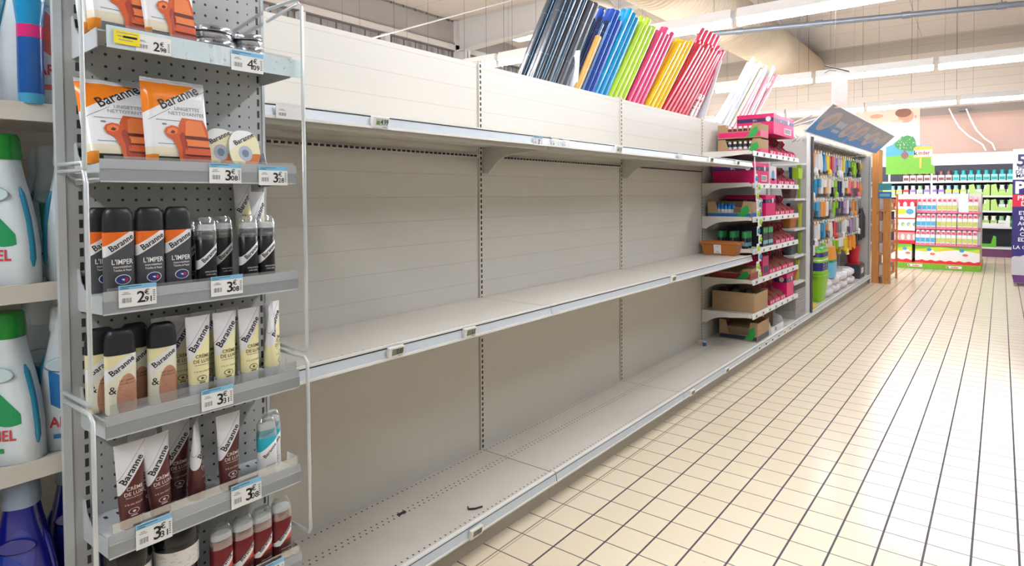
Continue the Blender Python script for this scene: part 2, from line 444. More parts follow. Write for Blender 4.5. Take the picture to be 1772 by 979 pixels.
def wide_shelf(y0, y1, z, lab, teeth=False, brk=(True, False)):
    t = empty('shelf', (XB, y0, z), lab, 'shelf', 'wide cream shelves')
    L = y1 - y0; x = XM - XB
    b = MB(); b.box(0.004, x - 0.006, 0.002, L - 0.002, -0.022, 0.0); b.build('board', m_shelf2, t)
    b = MB()
    b.prism([(x - 0.012, 0.001), (x - 0.001, 0.001), (x + 0.007, -0.034), (x - 0.006, -0.034)], 0.002, L - 0.002, 'y', 0)
    b.box(x - 0.014, x - 0.0, 0.002, L - 0.002, -0.0005, 0.005, 1)
    b.box(x + 0.005, x + 0.010, 0.002, L - 0.002, -0.039, -0.031, 1)
    b.box(x - 0.002, x + 0.0012, 0.002, L - 0.002, -0.004, -0.001, 2)
    b.build('price_rail', [m_rail, m_lip, m_gap], t)
    b = MB(); b.box(x - 0.03, x - 0.014, 0.002, L - 0.002, -0.052, -0.022); b.box(0.0, 0.012, 0.02, L - 0.02, -0.055, -0.022, 1)
    b.box(0.012, 0.020, 0.02, L - 0.02, -0.074, -0.055, 0)
    b.build('stiffening_rail', [m_cream, m_cream], t)
    if teeth:
        b = MB()
        n = int((L - 0.06) / 0.0245)
        for k in range(n):
            y = 0.03 + k * 0.0245; b.box(0.020, 0.026, y, y + 0.012, -0.068, -0.060)
        b.build('slots', m_gap, t)
    for e, yy in zip(brk, (0.016, L - 0.02)):
        if e:
            b = MB(); P = bracket_poly(x - 0.04, 0.12, 0.03)
            b.prism([(px, pz - 0.022) for px, pz in P], yy, yy + 0.004, 'y'); b.prism([(px * 0.97 + 0.004, pz * 1.0 - 0.028) for px, pz in P[2:-2]] + [(px * 0.97 + 0.004, pz - 0.022) for px, pz in reversed(P[2:-2])], yy - 0.003, yy + 0.008, 'y')
            b.build('bracket', m_cream, t)
    return t
# shelf boards are drawn in local space with the board front at x=0.4055: dashes near the front edge
m_shelf2 = mat('cream_shelf_board', c(222, 216, 205), [
    (lambda P: (rng((P.y / 0.0245).mod(1.0), 0.25, 0.75) * rng(P.x, 0.3685, 0.3715)) * 0.75, c(104, 90, 78)),
    (lambda P: (P.noise(3, 4) - 0.52).sat() * 0.6, c(206, 196, 178))], rough=0.34)
def local_base():
    pass
m_base = mat('perforated_base_deck', c(220, 214, 203), [
    (lambda P: dots(P, -0.456 - XB, 0.0245), c(52, 46, 44)),
    (lambda P: dots(P, -0.336 - XB, 0.0245), c(52, 46, 44)), (lambda P: dots(P, -0.314 - XB, 0.0245, off=0.012), c(52, 46, 44)),
    (lambda P: dots(P, -0.083 - XB, 0.0245), c(52, 46, 44)),
    (lambda P: (P.noise(4, 4) - 0.5).sat() * 1.1, c(192, 182, 164)),
    (lambda P: (P.noise(60, 2) > 0.74) * 0.2, c(120, 110, 100))], rough=0.36)
m_panel_l = m_panel

bays = [(U[0], U0, 'gondola bay holding the laundry bottles'), (U0, U1, 'empty gondola bay beside the pegboard display'),
        (U1, U2, 'empty middle gondola bay under the black and blue rolls'), (U2, U3, 'empty gondola bay beside the cartons, holding the planter'),
        (U3, U4, 'gondola bay filled with pink and brown cartons'), (U4, U5, 'gondola bay with the green bin, first of the hanging goods'),
        (U5, U6, 'middle gondola bay of the hanging goods'), (U6, U7, 'last gondola bay of hanging goods before the pine rack')]
for k, (a, bb, l) in enumerate(bays): gondola_bay(a, bb, 'cream ' + l, ZT if k < 5 else 1.86)
for a, bb, n, bk in ((U0, U1, 'beside the pegboard display', (0, 0)), (U1, U2, 'in the middle', (1, 0)), (U2, U3, 'next to the cartons', (1, 0))):
    wide_shelf(a, bb, ZS, 'empty cream upper shelf, the one ' + n, True, bk)
for a, bb, n in ((U0, U1, 'beside the pegboard display'), (U1, U2, 'in the middle'), (U2, U3, 'carrying the terracotta planter')):
    wide_shelf(a, bb, ZM, 'cream waist-high shelf, the one ' + n, False, (0, 0))
# last bay end panel
b = MB()
b.box(XB - 0.02, XM + 0.02, U7 + 0.0, U7 + 0.02, 0.0, 1.86)
m_endp = mat('grey_end_panel', c(186, 184, 180), [
    (lambda P: rng((P.z / 0.025).mod(1.0), 0.25, 0.75) * rng(P.x, XM - 0.015, XM - 0.003), c(34, 30, 34))], rough=0.5)
tag(b.build('end_panel', m_endp), 'grey slotted end panel closing the gondola next to the pine rack', 'panel')
# back half of the gondola that carries the wrapping rolls
b = MB(); b.box(-0.90, XB - 0.03, U0, U5, 1.78, 1.80); b.box(-0.905, -0.89, U0, U5, 1.80, 1.84)
b.box(-0.92, -0.90, U0, U5, 0.0, 1.84)
tag(b.build('rear_shelf', m_cream), 'cream shelf behind the header panels on which the wrapping rolls stand', 'shelf')

# electronic price labels on the rails
m_lcd = plain(120, 124, 112, 0.25); m_ink = plain(24, 24, 26, 0.5); m_eslw = plain(238, 238, 230, 0.35)
def esl(y, z, x, txt, lab, w_=0.062, h_=0.034, light=False):
    t = empty('electronic_price_label', (x, y, z), lab, 'price label', 'electronic price labels on the rails', rot=(0, 0.18, 0))
    b = MB(); b.box(-0.006, 0.007, -w_ / 2, w_ / 2, -h_ / 2, h_ / 2); b.build('casing', m_eslw, t, bevel=0.0015)
    b = MB(); b.box(0.007, 0.0076, -w_ * 0.30, w_ * 0.40, -h_ * 0.26, h_ * 0.34, 0)
    f = Yf(0.0079)
    b.text(txt, h_ * 0.62, w_ * 0.2, h_ * 0.04, 1, f, bold=0.02, sx=0.8)
    if light:
        b.box(0.0076, 0.0078, -w_ * 0.27, -w_ * 0.08, -h_ * 0.2, h_ * 0.12, 2)
    b.build('screen', [plain(186, 198, 190, 0.3) if light else m_lcd, m_ink, plain(120, 140, 60, .5)], t)
    b = MB(); b.text('12.99 EUR/KG', 0.004, w_ * 0.22, -h_ * 0.38, 0, Yf(0.0073)) if False else b.box(0.007, 0.0073, w_ * 0.1, w_ * 0.36, -h_ * 0.40, -h_ * 0.36)
    b.build('small_print', m_ink, t)
    return t
esl(-0.567, 0.823, -0.062, '0.85', 'grey electronic price label on the waist-high rail, nearest the pegboard display')
esl(-0.232, 0.823, -0.062, '2.1', 'grey electronic price label on the waist-high rail reading 2.1')
esl(1.474, 0.823, -0.062, '1.6', 'small electronic label on the waist-high rail at the last shelf joint')
esl(-0.618, 1.539, -0.062, '4.99', 'white electronic label with coloured picture on the upper rail', light=True)
esl(0.838, 1.539, -0.062, '1.1', 'pale electronic label on the upper rail before the second bracket', light=True)
esl(-0.234, 0.103, -0.036, '0.9', 'electronic price label on the bottom rail nearest the shopper')
esl(1.69, 0.103, -0.036, '1.2', 'electronic price label halfway along the bottom rail')
esl(2.278, 0.103, -0.036, '2.5', 'electronic price label on the bottom rail before the cartons')
esl(2.05, 1.539, -0.062, '6', 'small electronic label on the upper rail, first of the two by the cartons')
esl(2.55, 1.539, -0.062, '8', 'small electronic label at the very end of the upper rail')

# paper price tickets
m_paper = plain(244, 244, 240, 0.5); m_bluet = plain(132, 196, 232, 0.5); m_txt = plain(20, 20, 30, 0.5); m_grey = plain(150, 150, 156, 0.5)
def ticket(y, z, x, eu, ct, lab, w_=0.069, h_=0.043, tilt=0.0, blue=True, yellow=False, small=False):
    t = empty('price_ticket', (x, y, z), lab, 'price ticket', None, rot=(tilt, 0, 0))
    b = MB(); b.box(-0.0004, 0.0004, -w_ / 2, w_ / 2, -h_ / 2, h_ / 2, 0)
    f = Yf(0.0008); g = lambda a0, a1, b0, b1, m: b.poly([f(a0 * w_, b0 * h_), f(a1 * w_, b0 * h_), f(a1 * w_, b1 * h_), f(a0 * w_, b1 * h_)], m)
    if blue: g(-.5, .5, .30, .5, 1)
    if yellow:
        b.box(0.0004, 0.0012, -w_ * 0.5, w_ * 0.5, -h_ * .5, h_ * .5, 4)
        for k in range(3): b.box(.0012, .0014, -w_ * .42 + k * .002, w_ * (.42 - .1 * k), h_ * (.30 - .26 * k), h_ * (.36 - .26 * k), 3)
        b.box(.0012, .0014, -w_ * .15, w_ * .40, h_ * -.02, h_ * .14, 2)
    else:
        if eu: b.text(eu, h_ * 0.74, w_ * 0.08, -h_ * 0.12, 2, f, bold=0.0 if eu == '4' else 0.015)
        if eu: b.text('\u20ac', h_ * 0.34, w_ * 0.235, h_ * 0.09, 2, f, bold=0.01)
        if ct: b.text(ct, h_ * 0.36, w_ * 0.27, -h_ * 0.24, 2, f, bold=0.015)
        for k in range(9):
            a = -0.42 + k * 0.028; g(a, a + (0.018 if k % 3 else 0.008), -.30, -.08, 3)
        for k in range(6): g(.40, .46, -.32 + k * .09, -.27 + k * .09, 3)
        g(-.42, -.20, .08, .11, 3); g(-.38, -.25, .15, .18, 3)
        if blue: g(-.46, .1, .42, .45, 2); g(-.46, -.25, .34, .37, 2)
    b.build('paper', [m_paper, m_bluet, m_txt if not yellow else plain(60, 60, 60), m_grey, plain(250, 226, 30, .5)], t)
    return t
ticket(-0.912, 1.538, -0.0585, '', '', 'white barcode paper slip on the upper rail behind the wire', 0.085, 0.036, blue=False)
ticket(-0.194 + 0.37, 1.536, -0.0585, '3', '', 'white ticket reading 3 \u20ac on the upper rail below the first upright', 0.06, 0.036)
ticket(0.30, 1.537, -0.0585, '', '', 'blank white paper slip at the first joint of the upper rail', 0.05, 0.034, blue=False)
ticket(0.24 - 0.02 + 0.16, 1.537, -0.0585, '', '', 'second blank paper slip just past the first upper rail joint', 0.05, 0.034, blue=False)
ticket(1.56, 1.537, -0.0585, '', '', 'white paper slip at the second joint of the upper rail', 0.06, 0.034, blue=False)

# little leftovers on the bare base deck
b = MB(); b.tube([(-0.150, -0.155, 0.1265), (-0.138, -0.165, 0.1265), (-0.120, -0.150, 0.127), (-0.108, -0.120, 0.1265)], 0.0035, 6)
tag(b.build('plastic_hook', m_dark), 'small curled black plastic hook lying on the bare bottom deck', 'hook')
b = MB(); b.box(-0.328, -0.316, -0.35, -0.315, ZB, ZB + 0.003)
tag(b.build('plastic_scrap', m_dark), 'flat dark scrap on the double dotted line of the bottom deck', 'scrap')
b = MB(); b.box(-0.47, -0.435, 2.79, 2.86, ZB, ZB + 0.022)
tag(b.build('cardboard_scrap', plain(232, 214, 196, .6), bevel=0.002), 'small pale cardboard piece in the back corner of the bottom deck', 'scrap')
b = MB(); b.loft([(ZB, -0.39, 2.76, 0.014, 0.014, 2), (ZB + 0.03, -0.39, 2.76, 0.014, 0.014, 2)], 16, 0)
b.loft([(ZB + 0.0301, -0.39, 2.76, 0.016, 0.016, 2), (ZB + 0.04, -0.39, 2.76, 0.016, 0.016, 2)], 16, 1)
tag(b.build('bottle_cap', [plain(60, 110, 160), plain(225, 230, 235)]), 'tiny blue and white bottle cap standing on the bottom deck', 'cap')

# terracotta planter on the waist-high shelf
m_terra = mat('terracotta_plastic', c(186, 112, 48), [(lambda P: (P.noise(8, 3) - .4).sat() * .5, c(160, 92, 40))], rough=0.5)
m_soil = plain(44, 34, 28, 0.9)
t = empty('planter_box', (-0.292, 2.86, ZM + 0.001), 'terracotta brown trough planter with a white ticket at the end of the waist-high shelf', 'planter')
b = MB()
def rr(z, x, y): return [(-x, -y, z), (x, -y, z), (x, y, z), (-x, y, z)]
rings = [rr(0, .125, .055), rr(.085, .143, .068), rr(.085, .152, .075), rr(.104, .153, .076), rr(.104, .143, .066), rr(.02, .120, .05)]
vs_ = [p for r in rings for p in r]; fs = [(3, 2, 1, 0), (20, 21, 22, 23)] + [(k * 4 + i, k * 4 + (i + 1) % 4, k * 4 + 4 + (i + 1) % 4, k * 4 + 4 + i) for k in range(5) for i in range(4)]
b.add(vs_, fs); b.build('trough', m_terra, t, bevel=0.004)
b = MB(); f = lambda a, bb_: (a, -0.055 - bb_ / 0.085 * 0.013 - 0.001, bb_)
b.poly([(-.040, .012), (.018, .012), (.018, .082), (-.040, .082)], 0, f)
f2 = lambda a, bb_: (a, -0.0565 - bb_ / 0.085 * 0.013 - 0.001, bb_)
b.text('**', .022, -.011, .062, 1, f2); b.box(-.02, .0, -.0618, -.0612, .028, .032, 1); b.poly([(-.03, .016), (.01, .016), (.01, .020), (-.03, .020)], 1, f2)
b.text('LOT 2', .012, -.008, .043, 1, f2) if False else None
b.build('care_label', [m_paper, m_grey], t)

# ------------------------------------------------------------------ pegboard display of shoe care
XP = -0.040
m_peg = mat('grey_pegboard', c(186, 188, 186), [
    (lambda P: (((((P.y + 1.2) / 0.0254).mod(1.0) - 0.5) * 0.0254) * ((((P.y + 1.2) / 0.0254).mod(1.0) - 0.5) * 0.0254)
                + ((((P.z) / 0.0254).mod(1.0) - 0.5) * 0.0254) * ((((P.z) / 0.0254).mod(1.0) - 0.5) * 0.0254)).sqrt().op('LESS_THAN', 0.0031) * rng(P.y, -1.365, -1.035), c(34, 32, 36)),
    (lambda P: rng((P.z / 0.029).mod(1.0), 0.15, 0.75) * (rng(P.y, -1.3925, -1.3855).max(rng(P.y, -1.0155, -1.0095))), c(26, 26, 30)),
], rough=0.5, wear=0.15)
m_trayw = mat('pale_grey_tray', c(198, 204, 206), rough=0.4, wear=0.25)
m_traylip = plain(176, 180, 182, 0.35)
m_lipb = mat('ticket_rail', c(150, 154, 156), rough=0.3)
m_lipA = mat('scratched_white_rail', c(212, 228, 232), [(lambda P: (P.noise(60, 3) > 0.66) * 0.5, c(150, 160, 170)), (lambda P: (P.noise(9, 3, (1, 3, .6)) > 0.62) * 0.4, c(245, 240, 240))], rough=0.35)
m_clear = clear_mat('clear_plastic')
m_clear2 = clear_mat('clear_film', gloss=0.1, milky=0.14)
m_wire = plain(206, 212, 212, 0.3, 0.3)
disp = empty('pegboard_display', (0, 0, 0), 'grey pegboard display with wire sides holding shoe care products in front of the gondola', 'display stand')
b = MB(); b.box(XP - 0.004, XP, -1.418, -1.000, 0.10, 2.25)
b.build('pegboard', m_peg, disp)
b = MB(); b.box(XP - 0.012, XP + 0.003, -1.428, -1.414, 0.0, 2.25); b.box(XP - 0.012, XP + 0.002, -1.003, -0.996, 0.0, 2.25)
b.build('side_flange', m_trayw, disp)
def hoop(y, pts, r=0.0042):
    b = MB(); b.tube([(x, y, z) for x, z in pts], r, 10); b.build('side_wire', m_wire, disp)
hoop(-1.424, [(XP, 2.2), (0.09, 2.2), (0.105, 2.18), (0.105, 1.38), (0.103, 1.367), (0.09, 1.365), (XP, 1.365)])
hoop(-1.424, [(XP, 1.3785), (0.095, 1.3785), (0.11, 1.34), (0.11, 0.935), (0.105, 0.922), (0.09, 0.922), (XP, 0.922)])
hoop(-1.424, [(XP, 0.905), (0.10, 0.905), (0.115, 0.895), (0.115, 0.50), (0.11, 0.49), (XP, 0.49)])
hoop(-0.985, [(XP, 1.76), (0.10, 1.78), (0.115, 1.77), (0.117, 0.945), (0.11, 0.937), (0.09, 0.937), (XP, 0.937)])
hoop(-0.985, [(XP, 0.922), (0.105, 0.922), (0.118, 0.91), (0.12, 0.50), (0.113, 0.49), (XP, 0.49)])
hoop(-0.985, [(XP, 2.2), (0.10, 2.2), (0.115, 2.19), (0.115, 1.80), (0.10, 1.79), (XP, 1.79)])
TR = [(1.643, 'A'), (1.388, 'B'), (1.133, 'C'), (0.893, 'D'), (0.660, 'E'), (0.440, 'F')]
for zt, nm in TR:
    zb = zt - 0.042
    t = empty('tray', (0, 0, 0)); t.parent = disp
    zf = zt - 0.013
    b = MB(); b.box(XP, 0.094, -1.395, -1.005, zf, zf + 0.003)
    for k in range(16):
        y = -1.37 + k * 0.023; b.box(XP + 0.02, XP + 0.032, y, y + 0.006, zf - 0.0006, zf + 0.0036, 1)
    b.build('tray_floor', [m_trayw, m_gap], t)
    # the empty above groups the pieces of one tray; brackets left and right
    for yy in (-1.398, -1.005):
        b = MB(); b.prism([(XP, zb - 0.006), (XP, zb + 0.075), (XP + 0.010, zb + 0.078), (XP + 0.020, zb + 0.052), (XP + 0.042, zb + 0.034), (XP + 0.08, zb + 0.030), (0.095, zb + 0.034), (0.095, zb - 0.002), (XP + 0.01, zb - 0.008)], yy, yy + 0.002, 'y')
        b.build('bracket', m_trayw, t)
    b = MB()
    if nm == 'A':
        b.box(0.096, 0.0985, -1.382, -0.975, zb, zt, 0)
    else:
        b.box(0.096, 0.098, -1.398, -0.995, zt - 0.018, zt, 1); b.box(0.097, 0.0995, -1.398, -0.995, zb - 0.002, zt - 0.018, 2)
        b.box(0.0975, 0.100, -1.398, -0.995, zt - 0.019, zt - 0.017, 1); b.box(0.0975, 0.100, -1.398, -0.995, zb - 0.003, zb, 3)
    b.build('ticket_rail', [m_lipA, m_traylip, m_lipb, m_trayw], t)
    if nm in 'DEF':
        b = MB(); b.box(0.0945, 0.0955, -1.39, -1.0, zf + 0.003, zt + 0.02); b.box(0.05, 0.0955, -1.002, -1.001, zf + 0.003, zt + 0.02); b.build('clear_lip', m_clear, t)
    else:
        b = MB(); b.box(0.0945, 0.0952, -1.39, -1.0, zf + 0.003, zt + 0.006); b.build('clear_lip', m_clear, t)

ticket(-1.349, 1.623, 0.1005, '', '', 'yellow sticker ticket on the topmost tray of the shoe care display', 0.044, 0.026, blue=False, yellow=True)
ticket(-1.302, 1.619, 0.1000, '2', '98', 'pale ticket reading 2 \u20ac 98 on the topmost tray', 0.064, 0.034, blue=False)
ticket(-1.111, 1.617, 0.1000, '4', '09', 'ticket reading 4 \u20ac 09 under the shoe polish tins', 0.073, 0.044)
ticket(-1.165, 1.365, 0.1012, '3', '08', 'ticket reading 3 \u20ac 08 below the oval sponges', 0.069, 0.043)
ticket(-1.055, 1.362, 0.1012, '3', '28', 'ticket reading 3 \u20ac 28 at the end of the wipes tray', 0.070, 0.043)
ticket(-1.340, 1.121, 0.1012, '2', '91', 'ticket reading 2 \u20ac 91 below the dark waterproofing bottles', 0.066, 0.043)
ticket(-1.166, 1.119, 0.1012, '3', '08', 'ticket reading 3 \u20ac 08 below the black applicator bottles', 0.069, 0.043)
ticket(-1.191, 0.876, 0.1012, '3', '31', 'ticket reading 3 \u20ac 31 below the cream tubes', 0.067, 0.045)
ticket(-1.320, 0.638, 0.1012, '3', '31', 'ticket reading 3 \u20ac 31 below the dark brown tubes', 0.066, 0.050)
ticket(-1.131, 0.642, 0.1012, '3', '08', 'ticket reading 3 \u20ac 08 below the turquoise topped bottles', 0.069, 0.052)
ticket(-1.078, 0.428, 0.1012, '3', '08', 'ticket at the bottom edge below the dark red applicator bottles', 0.069, 0.050)

# --- wipes pouches
m_pouch = mat('wipes_pouch', c(238, 238, 240), [
    (lambda P: ((P.z - P.y * 0.62) > 0.152) * 0.0 + ((P.z * 1.0 - 0.118) > (P.y * 0.62 + 0.030)) * (P.x > 0.0005) * rng(P.z, 0.10, 0.176), c(240, 132, 28)),
    (lambda P: (P.z < 0.038) * (P.x > 0.0005), c(232, 222, 196)),
    (lambda P: (P.z < 0.018) * (P.x > 0.0005) * (P.y > -0.045), c(32, 40, 28)),
    (lambda P: (P.z < 0.022) * (P.x > 0.0005) * (P.y < -0.045), c(230, 140, 40)),
    (lambda P: (P.z > 0.178), c(214, 216, 220))], rough=0.22)
m_sofa1 = plain(206, 88, 36, 0.4); m_sofa2 = plain(160, 52, 26, 0.4); m_sofa3 = plain(232, 128, 66, 0.4); m_sofa4 = plain(96, 24, 20, 0.4)
m_print = plain(120, 120, 130, 0.5); m_black = plain(16, 14, 16, 0.4)
def pouch(loc, lab, tilt=0.3, yaw=0.0, w_=0.128, h_=0.185):
    t = empty('wipes_pouch', loc, lab, 'wipes pack', 'shoe wipes pouches', rot=(0, -tilt, yaw))
    W, H, D = w_, h_, 0.014
    def bulge(a, bz):
        e = min(1.0, (1 - abs(2 * a / W)) * 7) ** 0.5 if abs(2 * a / W) < 1 else 0
        g = min(1.0, max(0.0, min(bz / 0.022, (H - 0.012 - bz) / 0.022))) ** 0.5
        return D * e * g
    b = MB(); nx, nz = 22, 26; vs_, fs = [], []
    for sgn in (1, -1):
        for j in range(nz + 1):
            for i in range(nx + 1):
                a = -W / 2 + W * i / nx; z = H * j / nz
                wob = 0.0012 * math.sin(a * 160 + z * 60) if z > H - 0.02 else 0
                vs_.append((sgn * (bulge(a, z) * (1 if sgn > 0 else 0.5) + 0.0004) + wob, a, z))
    n = (nx + 1) * (nz + 1)
    for s_ in (0, 1):
        for j in range(nz):
            for i in range(nx):
                q = s_ * n + j * (nx + 1) + i; fs.append((q, q + 1, q + nx + 2, q + nx + 1) if not s_ else (q, q + nx + 1, q + nx + 2, q + 1))
    b.add(vs_, fs, 0, True); b.build('pouch', m_pouch, t)
    b = MB()
    f = lambda a, bz: (bulge(max(-W * .42, min(W * .42, a)), max(.02, min(H - .03, bz))) + 0.0009, a, bz)
    b.text('Baranne', 0.030, 0.004, 0.146, 0, f, rot=0.50, bold=0.012, sx=0.92)
    b.text('LINGETTES', 0.0105, 0.018, 0.121, 1, f); b.text('NETTOYANTES', 0.0105, 0.016, 0.110, 1, f)
    for k in range(2): b.poly([(-.045, .094 - k * .05), (.035, .094 - k * .05), (.035, .0952 - k * .05), (-.045, .0952 - k * .05)], 1, f)
    b.poly([(-.06, .092), (.06, .1655), (.06, .1667), (-.06, .0932)], 1, f)
    for ox, oz, r in ((-.03, .086, .005),):
        b.poly([(ox + r * math.cos(k * PI / 6), oz + .4 * r * math.sin(k * PI / 6)) for k in range(12)], 1, f)
    b.build('lettering', [m_black, m_print], t)
    g = lambda e: (lambda a, bz: (f(a, bz)[0] + e, a, bz))
    gg = g; g = lambda e: (lambda a, bz: gg(e)(a * 1.10 - .001, (bz - .012) * 1.0 + .010))
    b = MB()
    b.poly([(.000, .010), (-.004, .060), (-.001, .088), (.006, .104), (.046, .102), (.053, .080), (.055, .010)], 0, g(0))
    b.poly([(.010, .066), (.012, .096), (.018, .100), (.042, .098), (.050, .066)], 2, g(.0004))
    b.poly([(.004, .060), (.008, .066), (.052, .065), (.054, .058)], 3, g(.0006))
    b.poly([(.010, .044), (.010, .058), (.052, .057), (.054, .043)], 2, g(.0008))
    b.poly([(.008, .040), (.010, .044), (.054, .043), (.055, .039)], 3, g(.0010))
    b.poly([(.006, .026), (.008, .040), (.055, .039), (.055, .025)], 0, g(.0010))
    b.poly([(.006, .022), (.006, .026), (.055, .025), (.055, .021)], 3, g(.0012))
    b.poly([(.006, .010), (.006, .022), (.055, .021), (.055, .010)], 1, g(.0012))
    b.poly([(-.001, .010), (.000, .040), (-.004, .066), (.006, .074), (.012, .050), (.009, .010)], 1, g(.0013))
    b.poly([(-.004, .010), (-.006, .034), (-.014, .056), (-.024, .062), (-.028, .072), (-.024, .081), (-.014, .086), (-.004, .084), (.002, .074), (-.002, .062), (.002, .040), (.001, .010)], 0, g(.0015))
    b.poly([(-.024, .068), (-.022, .078), (-.012, .082), (-.004, .078), (-.006, .070), (-.014, .066)], 2, g(.0018))
    b.poly([(-.018, .070), (-.014, .076), (-.008, .073), (-.012, .068)], 3, g(.0020))
    b.build('armchair_picture', [m_sofa1, m_sofa2, m_sofa3, m_sofa4], t)
    return t
p0 = pouch((0.060, -1.343, 1.3785), 'white wipes pouch with orange armchair, the one leaning at the left of its tray', 0.36)
reg(p0)
dup(p0, (0.030, -1.262, 1.3785), 'wipes pouch mostly hidden between the two front armchair pouches', rot=(0, -0.22, -0.1))
dup(p0, (0.072, -1.246, 1.3785), 'white wipes pouch with orange armchair standing upright beside the oval sponges', rot=(0, -0.14, 0.05))
dup(p0, (0.068, -1.338, 1.6335), 'armchair wipes pouch on the topmost tray, next to the wire side', rot=(0, -0.2, 0))
dup(p0, (0.074, -1.262, 1.6335), 'armchair wipes pouch on the topmost tray, beside the polish tins', rot=(0, -0.14, 0.0), scale=(1, 0.8, 1))
dup(p0, (0.012, -1.338, 1.6335), 'armchair wipes pouch at the back of the topmost tray', rot=(0, -0.2, 0.1))

# --- oval blister sponges
m_spcard = mat('sponge_card', c(240, 232, 190), [(lambda P: ((P.z - 0.052) > (P.y * 0.8 + 0.016)), c(240, 240, 236)),
    (lambda P: ell(P.y, P.z, 0.026, 0.014, 0.028, 0.022), c(206, 120, 60)), (lambda P: ell(P.y, P.z, 0.0, 0.036, 0.016, 0.018), c(178, 186, 200)), (lambda P: ell(P.y, P.z, 0.0, 0.036, 0.008, 0.009), c(120, 130, 150))], rough=0.3)
m_spg = plain(176, 182, 192, 0.35)
def sponge(loc, lab, w_=0.075, yaw=0, tilt=0.12):
    t = empty('polish_sponge', loc, lab, 'shoe sponge', 'oval shoe sponges', rot=(0, -tilt, yaw))
    H = 0.09
    b = MB(); P = [(w_ / 2 * math.copysign(abs(math.cos(a)) ** .75, math.cos(a)), H / 2 + H / 2 * math.copysign(abs(math.sin(a)) ** .85, math.sin(a))) for a in [2 * PI * k / 32 for k in range(32)]]
    b.prism(P, 0, 0.0015, 'x'); b.build('card', m_spcard, t)
    b = MB(); b.prism([(p[0] * .97, (p[1] - H / 2) * .97 + H / 2) for p in P], -0.025, -0.0005, 'x'); b.build('tub', m_spg, t, bevel=.003)
    b = MB(); b.text('Baranne', 0.016, 0.0, 0.070, 0, Yf(0.0022), rot=0.5, bold=0.012); b.text('BRILLANT', 0.006, -0.006, 0.012, 0, Yf(0.0022)); b.text('EXPRESS', 0.006, -0.006, 0.006, 0, Yf(0.0022))
    b.build('lettering', m_black, t)
    return t
s0 = sponge((0.060, -1.153, 1.3785), 'oval yellow and white shoe sponge, the one touching the armchair pouch', 0.07); reg(s0)
dup(s0, (0.022, -1.115, 1.3785), 'oval shoe sponge half hidden between the two front sponges', rot=(0, -.1, .15))
dup(s0, (0.064, -1.098, 1.3785), 'oval yellow and white shoe sponge above the 3 \u20ac 28 ticket', rot=(0, -.16, .1), scale=(1, 1.08, 1))

# --- polish tins
m_chrome = plain(196, 198, 204, 0.18, 0.9)
def tin(loc, lab, r=0.045, rot=(0.0, 0, 0)):
    t = empty('polish_tin', loc, lab, 'polish tin', 'shoe polish tins', rot=rot)
    b = MB(); b.loft([(0, 0, 0, r * .95, r * .95, 2), (.004, 0, 0, r, r, 2), (.012, 0, 0, r, r, 2)], 40); b.build('base', m_chrome, t)
    b = MB(); b.loft([(.0122, 0, 0, r * .985, r * .985, 2), (.016, 0, 0, r * .985, r * .985, 2)], 40); b.build('black_band', m_black, t)
    b = MB(); b.loft([(.0162, 0, 0, r * 1.02, r * 1.02, 2), (.026, 0, 0, r * 1.02, r * 1.02, 2), (.028, 0, 0, r * .97, r * .97, 2), (.0275, 0, 0, r * .9, r * .9, 2)], 40); b.build('lid', m_chrome, t)
    b = MB(); b.text('Baranne', 0.012, 0, 0.0, 0, lambda a, bz: (math.sqrt(max(0, (r * 1.021) ** 2 - a * a)), a, .0215 + bz * .6)); b.build('lettering', m_ink, t)
    return t
t0 = tin((0.038, -1.158, 1.6335), 'round chrome shoe polish tin at the bottom of the stack on the topmost tray', 0.047); reg(t0)
dup(t0, (0.036, -1.162, 1.6625), 'chrome polish tin with black band lying on top of the other tin', scale=(.97, .97, 1))
dup(t0, (0.020, -1.069, 1.6335), 'chrome polish tin at the right end of the topmost tray', scale=(.78, .78, 1.2))
dup(t0, (0.018, -1.070, 1.669), 'tilted chrome polish tin lying on the end tin', scale=(.76, .76, 1.0), rot=(0.10, 0.0, 0.5))

# --- flat oval bottles
def obottle(name, cat, grp, loc, lab, body, capm, H=0.152, W=0.053, D=0.030, capz=0.104, letters=(), pics=(), yaw=0.0):
    t = empty(name, loc, lab, cat, grp, rot=(0, 0, yaw))
    rx, ry = D / 2, W / 2; e = 2.6
    b = MB(); b.loft([(0, 0, 0, rx * .9, ry * .93, e), (.004, 0, 0, rx, ry, e), (capz - .001, 0, 0, rx, ry, e)], 36); b.build('body', body, t)
    b = MB(); b.loft([(capz, 0, 0, rx * 1.01, ry * 1.01, e), (capz + (H - capz) * .45, 0, 0, rx * 1.0, ry * 1.0, e), (capz + (H - capz) * .75, 0, 0, rx * .93, ry * .93, 2.8), (H - .003, 0, 0, rx * .80, ry * .74, 3), (H, 0, 0, rx * .6, ry * .62, 3), (H - .004, 0, 0, rx * .5, ry * .5, 3)], 36); b.build('cap', capm, t)
    def f(a, bz):
        q = min(0.97, abs(a) / ry); return (rx * (1 - q ** e) ** (1 / e) + 0.0006, a, bz)
    b = MB()
    for (s_, sz, a, z, m, rot, bold, sx) in letters: b.text(s_, sz, a, z, m, f, rot=rot, bold=bold, sx=sx)
    for (a, z, ra, rb, m) in pics: b.poly([(a + ra * math.cos(k * PI / 8), z + rb * math.sin(k * PI / 8)) for k in range(16)], m, lambda u_, v_: (f(u_, v_)[0] + .0002 * (m + 1), u_, v_))
    b.build('lettering', [m_paper, m_black, plain(200, 40, 50), plain(40, 60, 120)], t)
    return t
band = lambda P, lo, hi: rng(P.z - P.y * 0.82, lo, hi)
